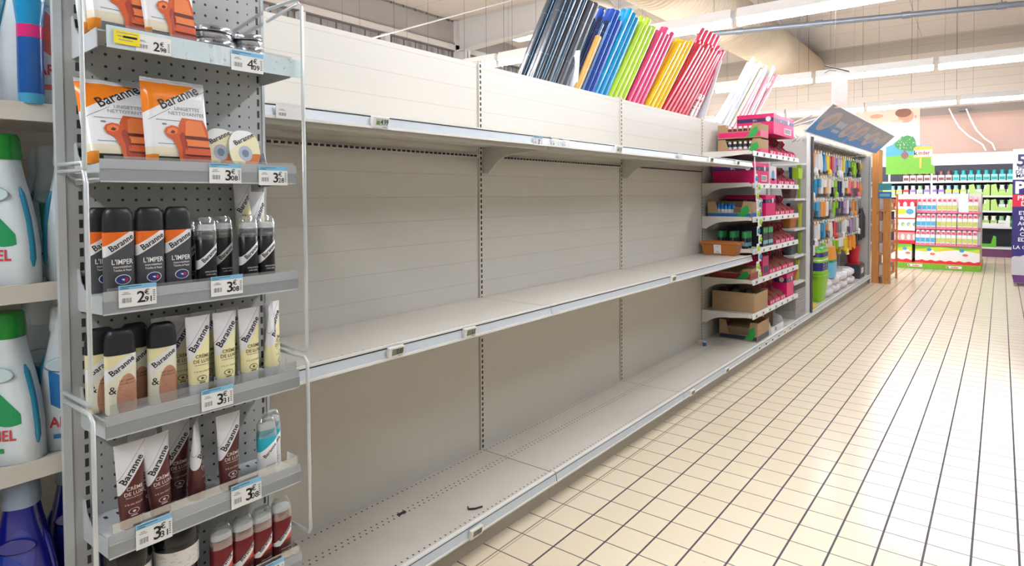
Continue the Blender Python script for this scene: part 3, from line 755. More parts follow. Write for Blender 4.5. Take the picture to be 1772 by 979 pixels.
m_limper = mat('dark_grey_bottle', c(74, 76, 82), [
    (lambda P: (P.z - P.y * 0.60 > 0.100), c(236, 112, 34)),
    (lambda P: rng(P.z - P.y * 0.60, 0.0805, 0.100), c(236, 236, 236))], rough=0.32)
m_capd = mat('black_brushed_cap', c(30, 31, 36), rough=0.4)
let = [('Baranne', 0.0150, 0.001, 0.0900, 1, 0.54, 0.014, .95), ("L'IMPER", 0.0125, 0.002, 0.056, 0, 0, 0.014, 0.9), ('imperm\u00e9abilisant', 0.0052, 0.002, 0.0475, 0, 0, 0.01, 0.9), ('Textiles & Peaux', 0.0052, 0.002, 0.0415, 0, 0, 0.01, 0.9)]
pic = [(.002, .025, .014, .009, 0), (.002, .025, .0125, .0078, 3), (.0, .025, .0045, .004, 0), (.008, .025, .003, .0035, 2)]
L0 = obottle('waterproofing_bottle', 'shoe care bottle', 'dark waterproofing bottles', (0.062, -1.3585, 1.1235), 'dark grey waterproofing bottle with orange corner, first from the wire side', m_limper, m_capd, capz=.110, letters=let, pics=pic)
L0.scale = (1, 1, 1.12); reg(L0)
LG = 'dark waterproofing bottles'
for k, (x, y, n) in enumerate(((0.063, -1.3035, 'second'), (0.062, -1.250, 'third'))):
    dup(L0, (x, y, 1.1235), 'dark grey waterproofing bottle with orange corner, %s from the wire side' % n)
dup(L0, (0.018, -1.372, 1.1235), 'dark grey waterproofing bottle standing in the back row by the left bracket')

m_br = mat('cream_leather_bottle', c(244, 240, 218), [
    (lambda P: (P.z - P.y * 0.66 > 0.102), c(238, 228, 180)),
    (lambda P: rng(P.z - P.y * 0.66, 0.078, 0.102), c(243, 243, 243)),
    (lambda P: ell(P.y, P.z, 0.008, 0.028, 0.020, 0.046), c(204, 150, 122)),
    (lambda P: ell(P.y, P.z, 0.008, 0.028, 0.020, 0.046) * (P.noise(90, 3, (1, 1, 4)) > .55) * .3, c(176, 120, 94))], rough=0.3)
letb = [('Baranne', 0.0150, -0.001, 0.0900, 1, 0.58, 0.014, 1.0), ('&', 0.020, -0.018, 0.046, 1, 0, 0.0, 1.0), ('LAIT CIRANT', 0.0055, 0.006, 0.062, 1, 0, 0.0, .8), ('SOIN & BRILLANCE', 0.004, 0.006, 0.056, 1, 0, 0.0, .8)]
B0 = obottle('leather_milk_bottle', 'shoe care bottle', 'cream and brown leather milk bottles', (0.056, -1.358, 0.8835), 'cream leather milk bottle with black cap, in front beside the wire side', m_br, m_capd, capz=.112, letters=letb, H=.158, W=.054)
B0.scale = (1, 1, 1.06); reg(B0)
dup(B0, (0.056, -1.282, 0.8835), 'cream and brown leather milk bottle with black cap, right one in front')
dup(B0, (0.020, -1.320, 0.8835), 'leather milk bottle seen between the two front bottles')
dup(B0, (0.016, -1.378, 0.8835), 'leather milk bottle at the back beside the left bracket')

# --- applicator bottles with clear dome caps
def applicator(loc, lab, body, collar, grp, H=0.135, W=0.042, D=0.030, yaw=0, txt=True, white_txt=True):
    t = empty('applicator_bottle', loc, lab, 'shoe care bottle', grp, rot=(0, 0, yaw))
    rx, ry, e = D / 2, W / 2, 2.5; zb = H * .70
    b = MB(); b.loft([(0, 0, 0, rx * .9, ry * .92, e), (.003, 0, 0, rx, ry, e), (zb * .5, 0, 0, rx * .97, ry * .96, e), (zb, 0, 0, rx, ry, e), (zb + .003, 0, 0, rx * .8, ry * .85, e)], 32); b.build('body', body, t)
    b = MB(); b.loft([(zb + .0031, 0, 0, rx * .82, ry * .86, e), (zb + .014, 0, 0, rx * .86, ry * .9, e)], 32); b.build('collar', collar, t)
    b = MB(); b.loft([(zb + .0141, 0, 0, rx * .84, ry * .88, e), (zb + .024, 0, 0, rx * .82, ry * .86, e), (zb + .026, 0, 0, rx * .7, ry * .75, e)], 32); b.build('sponge_tip', m_paper, t)
    b = MB(); b.loft([(zb - .004, 0, 0, rx * 1.03, ry * 1.03, e), (zb + .028, 0, 0, rx * 1.0, ry * 1.0, e), (H - .004, 0, 0, rx * .62, ry * .80, e), (H, 0, 0, rx * .5, ry * .7, e)], 32); b.build('clear_cap', m_clear, t)
    f = lambda a, bz: (rx * (1 - min(.97, abs(a) / ry) ** e) ** (1 / e) + .0006, a, bz)
    b = MB(); b.text('Baranne', 0.0125, 0.001, zb * .62, 1, f, rot=.72, bold=.014, sx=.95)
    b.text('APPLICATEUR', 0.0042, 0.003, zb * .26, 0, f); b.text('CUIRS LISSES', 0.0038, 0.003, zb * .20, 0, f)
    b.build('lettering', [m_paper if white_txt else m_print, m_black], t)
    return t
def bandmat(name, base, lo, hi, extra=(), rough=.28): return mat(name, base, [(lambda P: rng(P.z - P.y * .88, lo, hi), c(240, 240, 240))] + list(extra), rough=rough)
m_blk = bandmat('black_glossy_bottle', c(22, 22, 28), .048, .066)
m_capk = plain(40, 42, 52, .3)
A0 = applicator((0.064, -1.192, 1.1235), 'black applicator bottle with clear cap, first beside the dark grey bottles', m_blk, m_capk, 'black applicator bottles'); A0.scale = (1, 1, 1.08); reg(A0)
for (x, y, l) in ((0.030, -1.222, 'black applicator bottle behind the first one, by the dark grey bottles'), (0.030, -1.140, 'black applicator bottle set back between the front pair'),
                  (0.064, -1.098, 'black applicator bottle with clear cap, second in front from the right end'), (0.060, -1.054, 'black applicator bottle at the right end of its tray')):
    dup(A0, (x, y, 1.1235), l)
m_red = bandmat('dark_red_bottle', c(110, 30, 36), .046, .064, [(lambda P: ((P.z - P.y * .88) < .046) * (P.y > -.004) * (P.z > .046), c(206, 66, 44)), (lambda P: (P.z < .036), c(84, 30, 32))])
R0 = applicator((0.066, -1.173, 0.4305), 'dark red applicator bottle in the bottom tray, leftmost of four', m_red, plain(120, 44, 50, .3), 'dark red applicator bottles', H=.145, W=.048, D=.034); reg(R0)
for y, z, n in ((-1.124, .4305, 'second'), (-1.079, .4305, 'third'), (-1.030, .4305, 'rightmost')):
    dup(R0, (0.066, y, z + .004 * (n == 'rightmost')), 'dark red applicator bottle in the bottom tray, %s of four' % n)
m_teal = bandmat('white_turquoise_bottle', c(238, 240, 240), .05, .0503, [(lambda P: ((P.z - P.y * .6) > .072), c(38, 170, 186)), (lambda P: rng(P.z - P.y * .6, .056, .072), c(250, 250, 250))])
Q0 = applicator((0.064, -1.062, 0.6505), 'white bottle with turquoise shoulder and clear cap, front one', m_teal, plain(60, 180, 196, .3), 'turquoise topped bottles', H=.136, W=.046, white_txt=False); reg(Q0)
dup(Q0, (0.030, -1.032, 0.6505), 'white bottle with turquoise shoulder standing behind the front one')

# --- tubes standing on their caps
def tube_thing(loc, lab, body, capm, grp, txtm, H=0.162, W=0.052, yaw=0, tilt=0.0, roll=0.0):
    t = empty('cream_tube', loc, lab, 'shoe cream tube', grp, rot=(roll, -tilt, yaw))
    b = MB(); b.loft([(0, 0, 0, .0165, .0175, 2.3), (.002, 0, 0, .0172, .0182, 2.3), (.024, 0, 0, .0172, .0190, 2.3)], 28); b.build('cap', capm, t)
    def sec(z):
        q = (z - .024) / (H - .024); return (.0172 * (1 - q ** 1.4) + .0006, .0195 + (W / 2 - .0195) * q)
    b = MB(); b.loft([(z, 0, 0, sec(z)[0], sec(z)[1], 2.2) for z in [.0242 + (H - .0242) * k / 12 for k in range(13)]], 28); b.build('body', body, t)
    f = lambda a, bz: (sec(max(bz, .025))[0] * (1 - min(.96, abs(a) / sec(max(bz, .025))[1]) ** 2.2) ** (1 / 2.2) + .0007, a, bz)
    b = MB(); b.text('Baranne', 0.0185, 0.001, .116, 1, f, rot=.93, bold=.014, sx=1.0)
    b.text('CR\u00c8ME', 0.0098, 0.004, .080, 0, f, bold=.008); b.text('DE LUXE', 0.0098, 0.004, .070, 0, f, bold=.008)
    b.text('Nourrit & Recolore', 0.0042, .004, .063, 0, f); b.text("\u00e0 la cire d'abeille", 0.0050, .002, .050, 0, f)
    b.build('lettering', [txtm, m_black], t)
    b = MB(); R_ = [(.010 * math.cos(k * PI / 8), .036 + .006 * math.sin(k * PI / 8)) for k in range(16)]
    b.poly(R_, 0, f); b.poly([(p[0] * .86, (p[1] - .036) * .82 + .036) for p in R_], 1, lambda a, z: (f(a, z)[0] + .0003, a, z))
    b.poly([(p[0] * .3, (p[1] - .036) * .4 + .036) for p in R_], 0, lambda a, z: (f(a, z)[0] + .0006, a, z))
    b.poly([(-.006, .0265), (.006, .0265), (.006, .0285), (-.006, .0285)], 0, lambda a, z: (f(a, z)[0] + .0003, a, z))
    b.build('emblem', [txtm, body], t)
    return t
def tubemat(name, base, top=(236, 236, 240)):
    return mat(name, base, [(lambda P: (P.z - P.y * 1.34 > .098) * 1.0, c(*top)), (lambda P: rng(P.z - P.y * 1.34, .130, .1315), c(150, 150, 160))], rough=.3)
m_ct = tubemat('cream_tube_skin', c(246, 238, 184)); m_bt = tubemat('brown_tube_skin', c(88, 40, 38))
m_capc = plain(214, 218, 222, .25); m_capb = plain(86, 40, 40, .3)
C0 = tube_thing((0.066, -1.214, 0.8835), 'pale yellow cream tube in front, first beside the leather milk bottles', m_ct, m_capc, 'pale yellow cream tubes', plain(96, 84, 60)); C0.scale = (1, 1, 1.06); reg(C0)
G = 'pale yellow cream tubes'
for x, y, yaw, l in ((0.066, -1.157, .0, 'pale yellow cream tube in front, second of the front four'), (0.066, -1.101, .06, 'pale yellow cream tube in front, third of the front four'),
                     (0.062, -1.045, .9, 'pale yellow cream tube turned sideways at the right end'), (0.022, -1.262, -.1, 'cream tube in the back row behind the brown bottle'),
                     (0.026, -1.236, -.05, 'cream tube half hidden behind the first front tube'), (0.022, -1.182, 0, 'cream tube seen in the gap between first and second front tubes'),
                     (0.022, -1.128, 0, 'cream tube seen in the gap between second and third front tubes'), (0.030, -1.026, .3, 'cream tube furthest back at the right end')):
    dup(C0, (x, y, 0.8835), l, rot=(0, 0, yaw))
D0 = tube_thing((0.064, -1.348, 0.6505), 'dark brown cream tube in front beside the wire side', m_bt, m_capb, 'dark brown cream tubes', plain(226, 214, 208), H=.170, W=.056); reg(D0)
for x, y, yaw, l in ((0.060, -1.291, .08, 'dark brown cream tube, second in front'), (0.050, -1.215, 1.0, 'dark brown cream tube turned sideways showing its barcode edge'),
                     (0.018, -1.298, 0, 'dark brown tube in the back row behind the second one'), (0.012, -1.240, -.1, 'dark brown tube standing tallest in the back row'),
                     (0.060, -1.150, .05, 'dark brown cream tube standing alone near the turquoise topped bottles')):
    dup(D0, (x, y, 0.6505), l, rot=(0.06 if 'second' in l else 0, 0, yaw))
# two sample tubes on top of the applicators' tray
dup(C0, (-0.005, -1.070, 1.19), 'small pale tube sticking up behind the black applicator bottles', rot=(0, -.05, .1), scale=(.8, .9, .95))
dup(C0, (-0.012, -1.036, 1.1235), 'pale tube behind the rightmost black applicator bottle', rot=(0, 0, .2), scale=(.9, .9, 1.25))

# --- jars in the bottom tray
m_jarl = mat('jar_label', c(228, 224, 220), [(lambda P: (P.noise(70, 3, (1, 1, 5)) > .6) * .35, c(120, 110, 115))], rough=.35)
def jar(loc, lab, r=.043):
    t = empty('shoe_cream_jar', loc, lab, 'shoe cream jar', 'black jars', rot=(0, 0, 0))
    b = MB(); b.loft([(0, 0, 0, r * .9, r * .9, 2), (.004, 0, 0, r, r, 2), (.138, 0, 0, r, r, 2), (.148, 0, 0, r * .97, r * .97, 2)], 36); b.build('glass', plain(18, 16, 24, .15), t)
    b = MB(); b.loft([(.1485, 0, 0, r * 1.04, r * 1.04, 2), (.181, 0, 0, r * 1.04, r * 1.04, 2), (.184, 0, 0, r, r, 2)], 36); b.build('lid', plain(14, 12, 20, .2), t)
    b = MB(); b.loft([(.095, 0, 0, r * 1.012, r * 1.012, 2), (.137, 0, 0, r * 1.012, r * 1.012, 2)], 36, cap=False); b.build('paper_label', m_jarl, t)
    return t
J0 = jar((0.045, -1.258, 0.4305), 'large black jar with white label band, right one in the bottom tray'); reg(J0)
dup(J0, (0.045, -1.352, 0.4305), 'large black jar with white label band, left one in the bottom tray')

# ------------------------------------------------------------------ gondola across the aisle (its dark mass shades the right of the floor)
b = MB(); b.box(1.95, 2.75, -5.0, 6.5, 0.0, 0.16); b.box(2.33, 2.37, -5.0, 6.5, 0.16, 1.95)
for z in (0.55, 0.95, 1.35, 1.7): b.box(1.95, 2.75, -5.0, 6.5, z, z + 0.03)
tag(b.build('facing_gondola', m_cream), 'cream gondola on the other side of the tiled aisle', 'shelving')

# ------------------------------------------------------------------ laundry bottles at the far left
b_sh = [(1.500, 'top'), (1.140, 'middle'), (0.785, 'lower'), (0.430, 'lowest')]
for z, n in b_sh:
    t = empty('shelf', (XB, U[0], z), 'greyish shelf for laundry bottles, the %s one beside the pegboard display' % n, 'shelf', 'laundry shelves')
    L = U0 - U[0]
    b = MB(); b.box(0.004, 0.385, 0.002, L - 0.002, -0.022, 0.0); b.build('board', m_shelf2, t)
    b = MB(); b.prism([(0.386, 0.003), (0.398, 0.003), (0.402, -0.034), (0.386, -0.034)], 0.002, L - 0.002, 'y'); b.build('price_rail', m_cream, t, bevel=.001)
m_bw = mat('bluish_white_plastic', c(226, 238, 243), [(lambda P: (P.noise(5, 2) - .45).sat() * .6, c(186, 210, 222))], rough=.3)
m_green = plain(22, 140, 44, .25); m_tealp = plain(24, 120, 150, .25); m_redt = plain(206, 60, 70, .4); m_greent = plain(28, 150, 90, .4)
m_bluet2 = plain(40, 120, 190, .4); m_pinkt = plain(226, 120, 110, .4)
m_grip = mat('pale_grip', c(204, 224, 232), rough=.3)
def laundry(loc, lab, capm, accent, H=0.30, W=0.10, D=0.075, yaw=0.0, word='ARIEL', group='white laundry bottles', body=None, strip=m_tealp):
    body = body or m_bw
    t = empty('laundry_bottle', loc, lab, 'laundry bottle', group, rot=(0, 0, yaw))
    rx, ry = D / 2, W / 2
    S = [(0, .92, .94), (.01, 1, 1), (.25, 1, 1), (.42, .97, .93), (.58, .93, .78), (.72, .88, .60), (.80, .84, .52), (.83, .80, .50)]
    b = MB(); b.loft([(q * H, 0, -ry * .12 * min(1, q * 1.4), rx * a, ry * bb_, 2.8) for q, a, bb_ in S], 36); b.build('body', body, t)
    b = MB(); b.loft([(.8301 * H, 0, -ry * .12, rx * .84, ry * .54, 2.6), (.86 * H, 0, -ry * .12, rx * .88, ry * .56, 2.6), (.98 * H, 0, -ry * .12, rx * .80, ry * .50, 2.6), (H, 0, -ry * .12, rx * .7, ry * .44, 2.6)], 32); b.build('cap', capm, t)
    def wid(z):
        q = z / H
        for (q0, a0, b0), (q1, a1, b1) in zip(S, S[1:]):
            if q0 <= q <= q1: k = (q - q0) / (q1 - q0 + 1e-9); return rx * (a0 + (a1 - a0) * k), ry * (b0 + (b1 - b0) * k), -ry * .12 * min(1, q * 1.4)
        return rx * .8, ry * .5, 0
    def f(a, z):
        X_, Y_, cy = wid(z); q = min(.96, abs(a - cy) / Y_); return (X_ * (1 - q ** 2.8) ** (1 / 2.8) + .0008, a, z)
    b = MB()
    up = [(-.034 + .068 * k / 10, (.56 - .22 * (k / 10) ** 1.6) * H) for k in range(11)]; lo = [(-.030 + .066 * k / 10, (.33 - .07 * math.sin(k / 10 * 2.2)) * H) for k in range(11)]
    for k in range(10): b.poly([lo[k], lo[k + 1], up[k + 1], up[k]], 0, f)
    b.build('label', [accent], t)
    b = MB(); b.text(word, .030, -.002, .20 * H, 0, lambda a, z: (f(a, z)[0] + .001, a, z), bold=.02, sx=.8)
    b.build('lettering', m_redt, t)
    b = MB(); b.poly([(.008, .09 * H), (-.026, .09 * H), (-.026, .12 * H), (.008, .12 * H)][::-1], 0, lambda a, z: (f(a, z)[0] + .001, a, z)); b.build('small_band', accent, t)
    # clear level strip on the edge
    b = MB()
    for sgn in (-1, 1):
        pts = [(wid(z)[0] * .35, sgn * (wid(z)[1] * .995) + wid(z)[2], z) for z in [H * (.12 + .53 * k / 10) for k in range(11)]]
        b.tube(pts, [.002] + [.0055] * 9 + [.002], 8)
    b.build('level_strip', strip, t)
    # handle recess
    b = MB(); b.loft([(0, 0, 0, .001, .001, 2), (.001, 0, 0, .016, .034, 2), (.002, 0, 0, .013, .030, 2)], 24)
    o = b.build('handle_grip', m_grip if body is m_bw else body, t); o.location = f(-.006, .60 * H); o.rotation_euler = (0, PI / 2, 0)
    return t
V0 = laundry((-0.130, -1.487, 1.1405), 'white laundry bottle with green cap on the middle shelf at the frame edge', m_green, m_greent, W=.11, yaw=-.75); reg(V0)
dup(V0, (-0.130, -1.487, 0.7855), 'white laundry bottle with green cap on the lower shelf at the frame edge')
V1 = laundry((-0.128, -1.375, 1.1405), 'white capped laundry bottle with green label beside the pegboard flange', m_bw, m_greent, H=.288, W=.10, yaw=-.1); reg(V1)
V2 = laundry((-0.245, -1.462, 1.1405), 'white bottle with blue level strip in the second row of the middle shelf', m_bw, m_greent, H=.30, W=.10, yaw=-.8)
V3 = laundry((-0.128, -1.385, 0.7855), 'white laundry bottle with blue and red label on the lower shelf', m_bw, m_bluet2, H=.30, W=.11, yaw=-.5); reg(V3)
dup(V3, (-0.255, -1.395, 0.7855), 'white laundry bottle in the second row of the lower shelf', rot=(0, 0, -.4))
for k, (x, y, z, sh) in enumerate(((-.25, -1.375, 1.1405, 'middle'), (-.37, -1.47, 1.1405, 'middle'), (-.37, -1.36, 1.1405, 'middle'), (-.37, -1.50, .7855, 'lower'), (-.37, -1.38, .7855, 'lower'), (-.24, -1.53, .7855, 'lower'))):  # extra back-row bottles, added to darken the space behind the front ones
    dup(V3 if k % 2 else V1, (x, y, z), 'added white laundry bottle half hidden in the back of the %s shelf, %s' % (sh, ['right column', 'centre column', 'rear right', 'rear centre', 'rear right', 'left column'][k]))
V4 = laundry((-0.140, -1.405, 1.5005), 'large pale bottle with pink and red label on the top laundry shelf', m_bw, m_pinkt, H=.36, W=.17, D=.10, yaw=-.1, word='ARIEL')
m_bluesl = mat('blue_bottle_sleeve', c(20, 84, 160), [(lambda P: P.z > .155, c(20, 140, 196)), (lambda P: rng(P.z, .13, .155), c(212, 40, 120)), (lambda P: P.z > .205, c(200, 226, 240)), (lambda P: P.z < .02, c(70, 160, 200))], rough=.2)
b = MB(); b.loft([(z, 0, 0, r, r, 2) for z, r in ((0, .018), (.01, .021), (.10, .021), (.16, .021), (.20, .025), (.23, .024), (.25, .018), (.27, .018))], 28)
tag(b.build('dosing_bottle', m_bluesl, None, (-0.088, -1.452, 1.5005)), 'slim blue and pink sleeve bottle standing before the large pale bottle', 'bottle')
b = MB(); b.loft([(z, 0, 0, .045, .05, 3) for z in (0, .35)], 24)
tag(b.build('jerry_can', m_bw, None, (-0.13, -1.585, 1.5005)), 'pale container at the frame edge on the top laundry shelf', 'container')
m_navy = mat('dark_blue_plastic', c(24, 30, 140), [(lambda P: ell(P.y, P.z, .0, .17, .022, .05) * .25, c(60, 100, 210))], rough=.22, coat=.4)
m_capg = plain(150, 166, 190, .3)
W0 = laundry((-0.125, -1.470, 0.4305), 'dark blue bottle with grey cap on the lowest laundry shelf, left one', m_capg, plain(30, 60, 170, .3), H=.315, W=.11, D=.08, yaw=-.5, word=' ', group='dark blue bottles', body=m_navy, strip=m_navy); reg(W0)
dup(W0, (-0.175, -1.370, 0.4305), 'dark blue bottle with grey cap on the lowest shelf, beside the pegboard flange', rot=(0, 0, -.3))
dup(W0, (-0.125, -1.585, 0.4305), 'dark blue bottle cut off by the frame on the lowest laundry shelf', rot=(0, 0, -.3))

# ------------------------------------------------------------------ wrapping rolls behind the header panels
ROLLB = 1.804
def roll(y, ang, L, r, m, lab, grp, dx=0.0, lean=0.0, x=-0.58):
    b = MB()
    n = 16; A = []
    b.loft([(0, 0, 0, r, r, 2), (L, 0, 0, r, r, 2)], n, 0, cap=False)
    b.loft([(0.002, 0, 0, r * .62, r * .62, 2), (L - .002, 0, 0, r * .62, r * .62, 2)], n, 1, cap=False)
    for zz, flip in ((0, 0), (L, 1)):
        vs_ = [(q * math.cos(2 * PI * i / n), q * math.sin(2 * PI * i / n), zz) for q in (r, r * .62) for i in range(n)]
        b.add(vs_, [(i, (i + 1) % n, n + (i + 1) % n, n + i) for i in range(n)], 2)
    # sheet edge of the film running down the roll
    a = random.uniform(-.6, .9)
    b.M = Matrix.Rotation(a, 4, 'Z'); b.box(r * .97, r + .003, -.001, .0015, 0.004, L - .004, 2); b.M = None
    o = b.build('wrapping_roll', m, None, (x + dx, y, ROLLB + r * math.sin(ang) + .004)); o.rotation_euler = (-ang, lean, 0)
    return tag(o, lab, 'wrapping roll', grp)
def rollmat(name, r, g, bb_, hi): return [mat(name, c(r, g, bb_), [(lambda P: ((P.z / .31).mod(1.0) < .015) * .3, c(*hi))], rough=.32, coat=.15), plain(200, 190, 170, .7), mat(name + '_edge', c(*hi), rough=.4)]
RM = {'black': rollmat('black_film', 30, 36, 44, (110, 150, 180)), 'grey': rollmat('grey_film', 58, 62, 68, (140, 146, 150)), 'navy': rollmat('navy_film', 24, 40, 84, (120, 190, 230)),
      'blue': rollmat('blue_film', 28, 66, 150, (110, 160, 220)), 'sky': rollmat('light_blue_film', 10, 136, 190, (120, 200, 230)), 'lime': rollmat('lime_film', 176, 212, 56, (214, 236, 130)),
      'pink': rollmat('pink_film', 224, 62, 118, (246, 150, 186)), 'yellow': rollmat('yellow_film', 248, 200, 10, (252, 226, 110)), 'red': rollmat('red_film', 206, 20, 52, (240, 110, 130)),
      'kraft': [plain(186, 140, 66, .6), plain(150, 110, 60, .7), plain(240, 238, 230)]}
RM['pattern'] = [mat('star_print_film', c(240, 236, 236), [(lambda P: (P.noise(46, 1) > .58), c(196, 30, 60)), (lambda P: (P.z > .46), c(206, 60, 96))], rough=.3), plain(230, 225, 220), plain(206, 40, 70)]
m_cl = mat('clear_cellophane', c(172, 178, 182), rough=.15, coat=.5); m_clp = mat('pink_cellophane', c(206, 150, 158), rough=.2, coat=.5)
RM['clear'] = [m_cl, m_paper, plain(190, 200, 200)]; RM['rosy'] = [m_clp, m_paper, plain(228, 160, 170)]; RM['ivory'] = [mat('ivory_cellophane', c(196, 186, 156), rough=.2, coat=.5), m_paper, plain(226, 214, 190)]
# colour, span of the feet along the header edge, roll length, lean
spans = [('black', .825, .885, .92, .53), ('black', .90, 1.045, .94, .55), ('grey', 1.065, 1.15, .84, .57), ('kraft', 1.205, 1.206, .60, .60), ('navy', 1.235, 1.29, .74, .60), ('blue', 1.30, 1.43, .84, .60),
         ('sky', 1.46, 1.58, .94, .64), ('lime', 1.635, 1.83, .96, .68), ('pink', 1.885, 2.10, .98, .72), ('yellow', 2.165, 2.36, 1.02, .78), ('red', 2.43, 2.90, 1.18, .85), ('pattern', 2.93, 3.05, 1.16, .80)]
cname = {'black': 'glossy black', 'grey': 'dark grey', 'navy': 'navy', 'kraft': 'brown kraft', 'blue': 'dark blue', 'sky': 'light blue', 'lime': 'lime green', 'pink': 'pink', 'yellow': 'yellow', 'red': 'red', 'pattern': 'red and white printed'}
done = {}
for col, ya, yb_, L, ang in spans:
    sp = .0445 / math.cos(ang)
    for rowi, (dx, off) in enumerate(((0, 0), (-.047, .5), (-.094, 0))):
        if col == 'kraft' and rowi: continue
        y = ya + off * sp
        while y <= yb_ + .001:
            i = done.get(col, 0); done[col] = i + 1
            lab = '%s wrapping film roll, %s of its colour counted from front left' % (cname[col], ORD[i]) if col != 'kraft' else 'brown kraft paper roll standing alone between the grey and blue rolls'
            roll(y - math.tan(ang) * (1.955 - ROLLB), ang, L * random.uniform(.95, 1.04) - (.03 if rowi == 0 else 0), .0215, RM[col], lab, '%s wrapping rolls' % cname[col], dx=dx + (.046 if col == 'kraft' else 0))
            y += sp
    if col == 'red':   # printed rolls further back
        for k in range(5):
            i = done.get('pattern', 0); done['pattern'] = i + 1
            roll(2.68 + k * .095 - math.tan(.80) * (1.955 - ROLLB), 0.80, 1.42, .0215, RM['pattern'], 'red and white printed roll, %s of its kind, behind the red ones' % ORD[i], 'red and white printed wrapping rolls', dx=-.15)
for k in range(26):
    col = ['clear', 'clear', 'ivory', 'clear', 'ivory', 'ivory', 'rosy', 'rosy', 'ivory', 'rosy', 'clear', 'rosy', 'rosy'][k // 2]
    ang = .92 + random.uniform(-.05, .05); y = 3.60 + k * .031
    roll(y - math.tan(ang) * .15, ang, 1.36 * random.uniform(.9, 1.1), .020, RM[col], 'translucent %s cellophane roll, %s of the pale bundle' % ({'clear': 'clear', 'ivory': 'ivory', 'rosy': 'rosy'}[col], ORD[k]), 'pale cellophane rolls', dx=-.045 * (k % 3), lean=random.uniform(-.01, .01))
# white dividers between the rolls
for y, y2, l in ((1.19, 1.20, 'white cardboard divider leaning between the grey and blue rolls'), (3.02, 3.03, 'pale divider panel leaning past the red printed rolls')):
    b = MB(); b.box(-.70, -.53, 0, .006, 0, .36 if y < 2 else .85)
    o = b.build('divider_card', plain(232, 238, 242, .4), None, (0, y - .03, ROLLB + .002)); o.rotation_euler = (-(.12 if y < 2 else .62), 0, 0)
    tag(o, l, 'divider')

# ------------------------------------------------------------------ carton bay
m_kraft = mat('kraft_board', c(178, 146, 108), [(lambda P: (P.noise(40, 3) - .5).sat() * .4, c(150, 120, 86))], rough=.7)
m_kraftd = plain(120, 98, 76, .8); m_pink = plain(226, 24, 110, .4); m_navyb = plain(44, 34, 84, .4); m_whitec = plain(238, 238, 238, .45)
m_rail2 = plain(232, 234, 234, .35)
S4 = [(1.645, 'top'), (1.395, 'second'), (1.130, 'third'), (0.880, 'fourth'), (0.640, 'fifth'), (0.372, 'sixth')]
def gx(x): return x - XB
for z, n in S4:
    t = empty('shelf', (XB, U3, z), 'cream shelf of the carton bay with its white ticket rail, %s from above' % n, 'shelf', 'shelves of the carton bay')
    L = 1.313; x = XM - XB
    b = MB(); b.box(0.004, x - 0.006, 0.006, L - 0.002, -0.022, 0.0); b.build('board', m_shelf2, t)
    b = MB(); b.prism([(x - .006, .004), (x, .004), (x + .006, -.036), (x - .004, -.036)], 0.03, L + .03, 'y'); b.build('price_rail', m_rail2, t, bevel=.001)
    b = MB(); P = bracket_poly(x - 0.02, 0.10, 0.035); b.prism([(px, pz + .008) for px, pz in P], 0.002, 0.006, 'y')
    b.prism([(px * .97, pz + .002) for px, pz in P[2:-2]] + [(px * .97, pz + .010) for px, pz in reversed(P[2:-2])], -.002, .008, 'y'); b.build('bracket', m_cream, t)
def small_esl(x, y, z, lab, first=[None]):
    if first[0] is None:
        t = empty('electronic_price_label', (x, y, z), lab, 'price label', 'small labels on the ticket rails of the carton bay', rot=(0, .16, 0))
        b = MB(); b.box(-.002, .005, -.024, .024, -.015, .015); b.build('casing', m_eslw, t)
        b = MB(); b.box(.005, .0056, -.012, .014, -.009, .010); b.build('screen', m_ink, t)
        first[0] = reg(t)
    else: dup(first[0], (x, y, z), lab)
for z, n in S4 + [(0.1235, 'bottom')]:
    for k in range(7):
        small_esl((XM if n != 'bottom' else XF) + .004, U3 + .10 + k * .175, z - .017, 'small white label with dark screen on the %s rail of the carton bay, %s along' % (n, ORD[k]))

def tray_carton(y0, z, w_, h_, front, lab, x0=-.44, x1=-.085, kraft=m_kraft, side=None, low=.38, cut=True, group='display cartons'):
    """carton with high ends and a low long side facing the shopper's approach"""
    t = empty('display_carton', (x0, y0, z + .001), lab, 'carton', group); D = x1 - x0; th = .004
    b = MB(); b.box(0, D, 0, w_, 0, th, 0); b.box(0, D, w_ - th, w_, 0, h_, 0)
    for a0, a1 in ((0, th), (D - th, D)): b.box(a0, a1, th, w_ - th, th, h_ * .95, 0)
    e = D * .18 if cut else 0
    b.prism([(0, th), (D, th), (D, h_), (D - e, h_), (D - e * 1.4, h_ * low), (e * 1.4, h_ * low), (e, h_), (0, h_)] if cut else [(0, th), (D, th), (D, h_), (0, h_)], 0, th, 'y', 0)
    b.build('board', kraft, t)
    if front is not None:
        b = MB(); b.box(.006, D - .004, -.0012, 0, .008, h_ * low - .006); b.box(D, D + .0012, .006, w_ - .006, .008, h_ * low); b.build('printed_band', front, t)
    if side: 
        b = MB(); b.prism([(D * .66, h_ * .05), (D * .74, h_ * .30), (D * .80, h_ * .62), (D * .92, h_ * .78), (D * .96, h_ * .4), (D * .86, h_ * .06)], -.003, -.0014, 'y'); b.build('leaf_print', side, t)
    return t
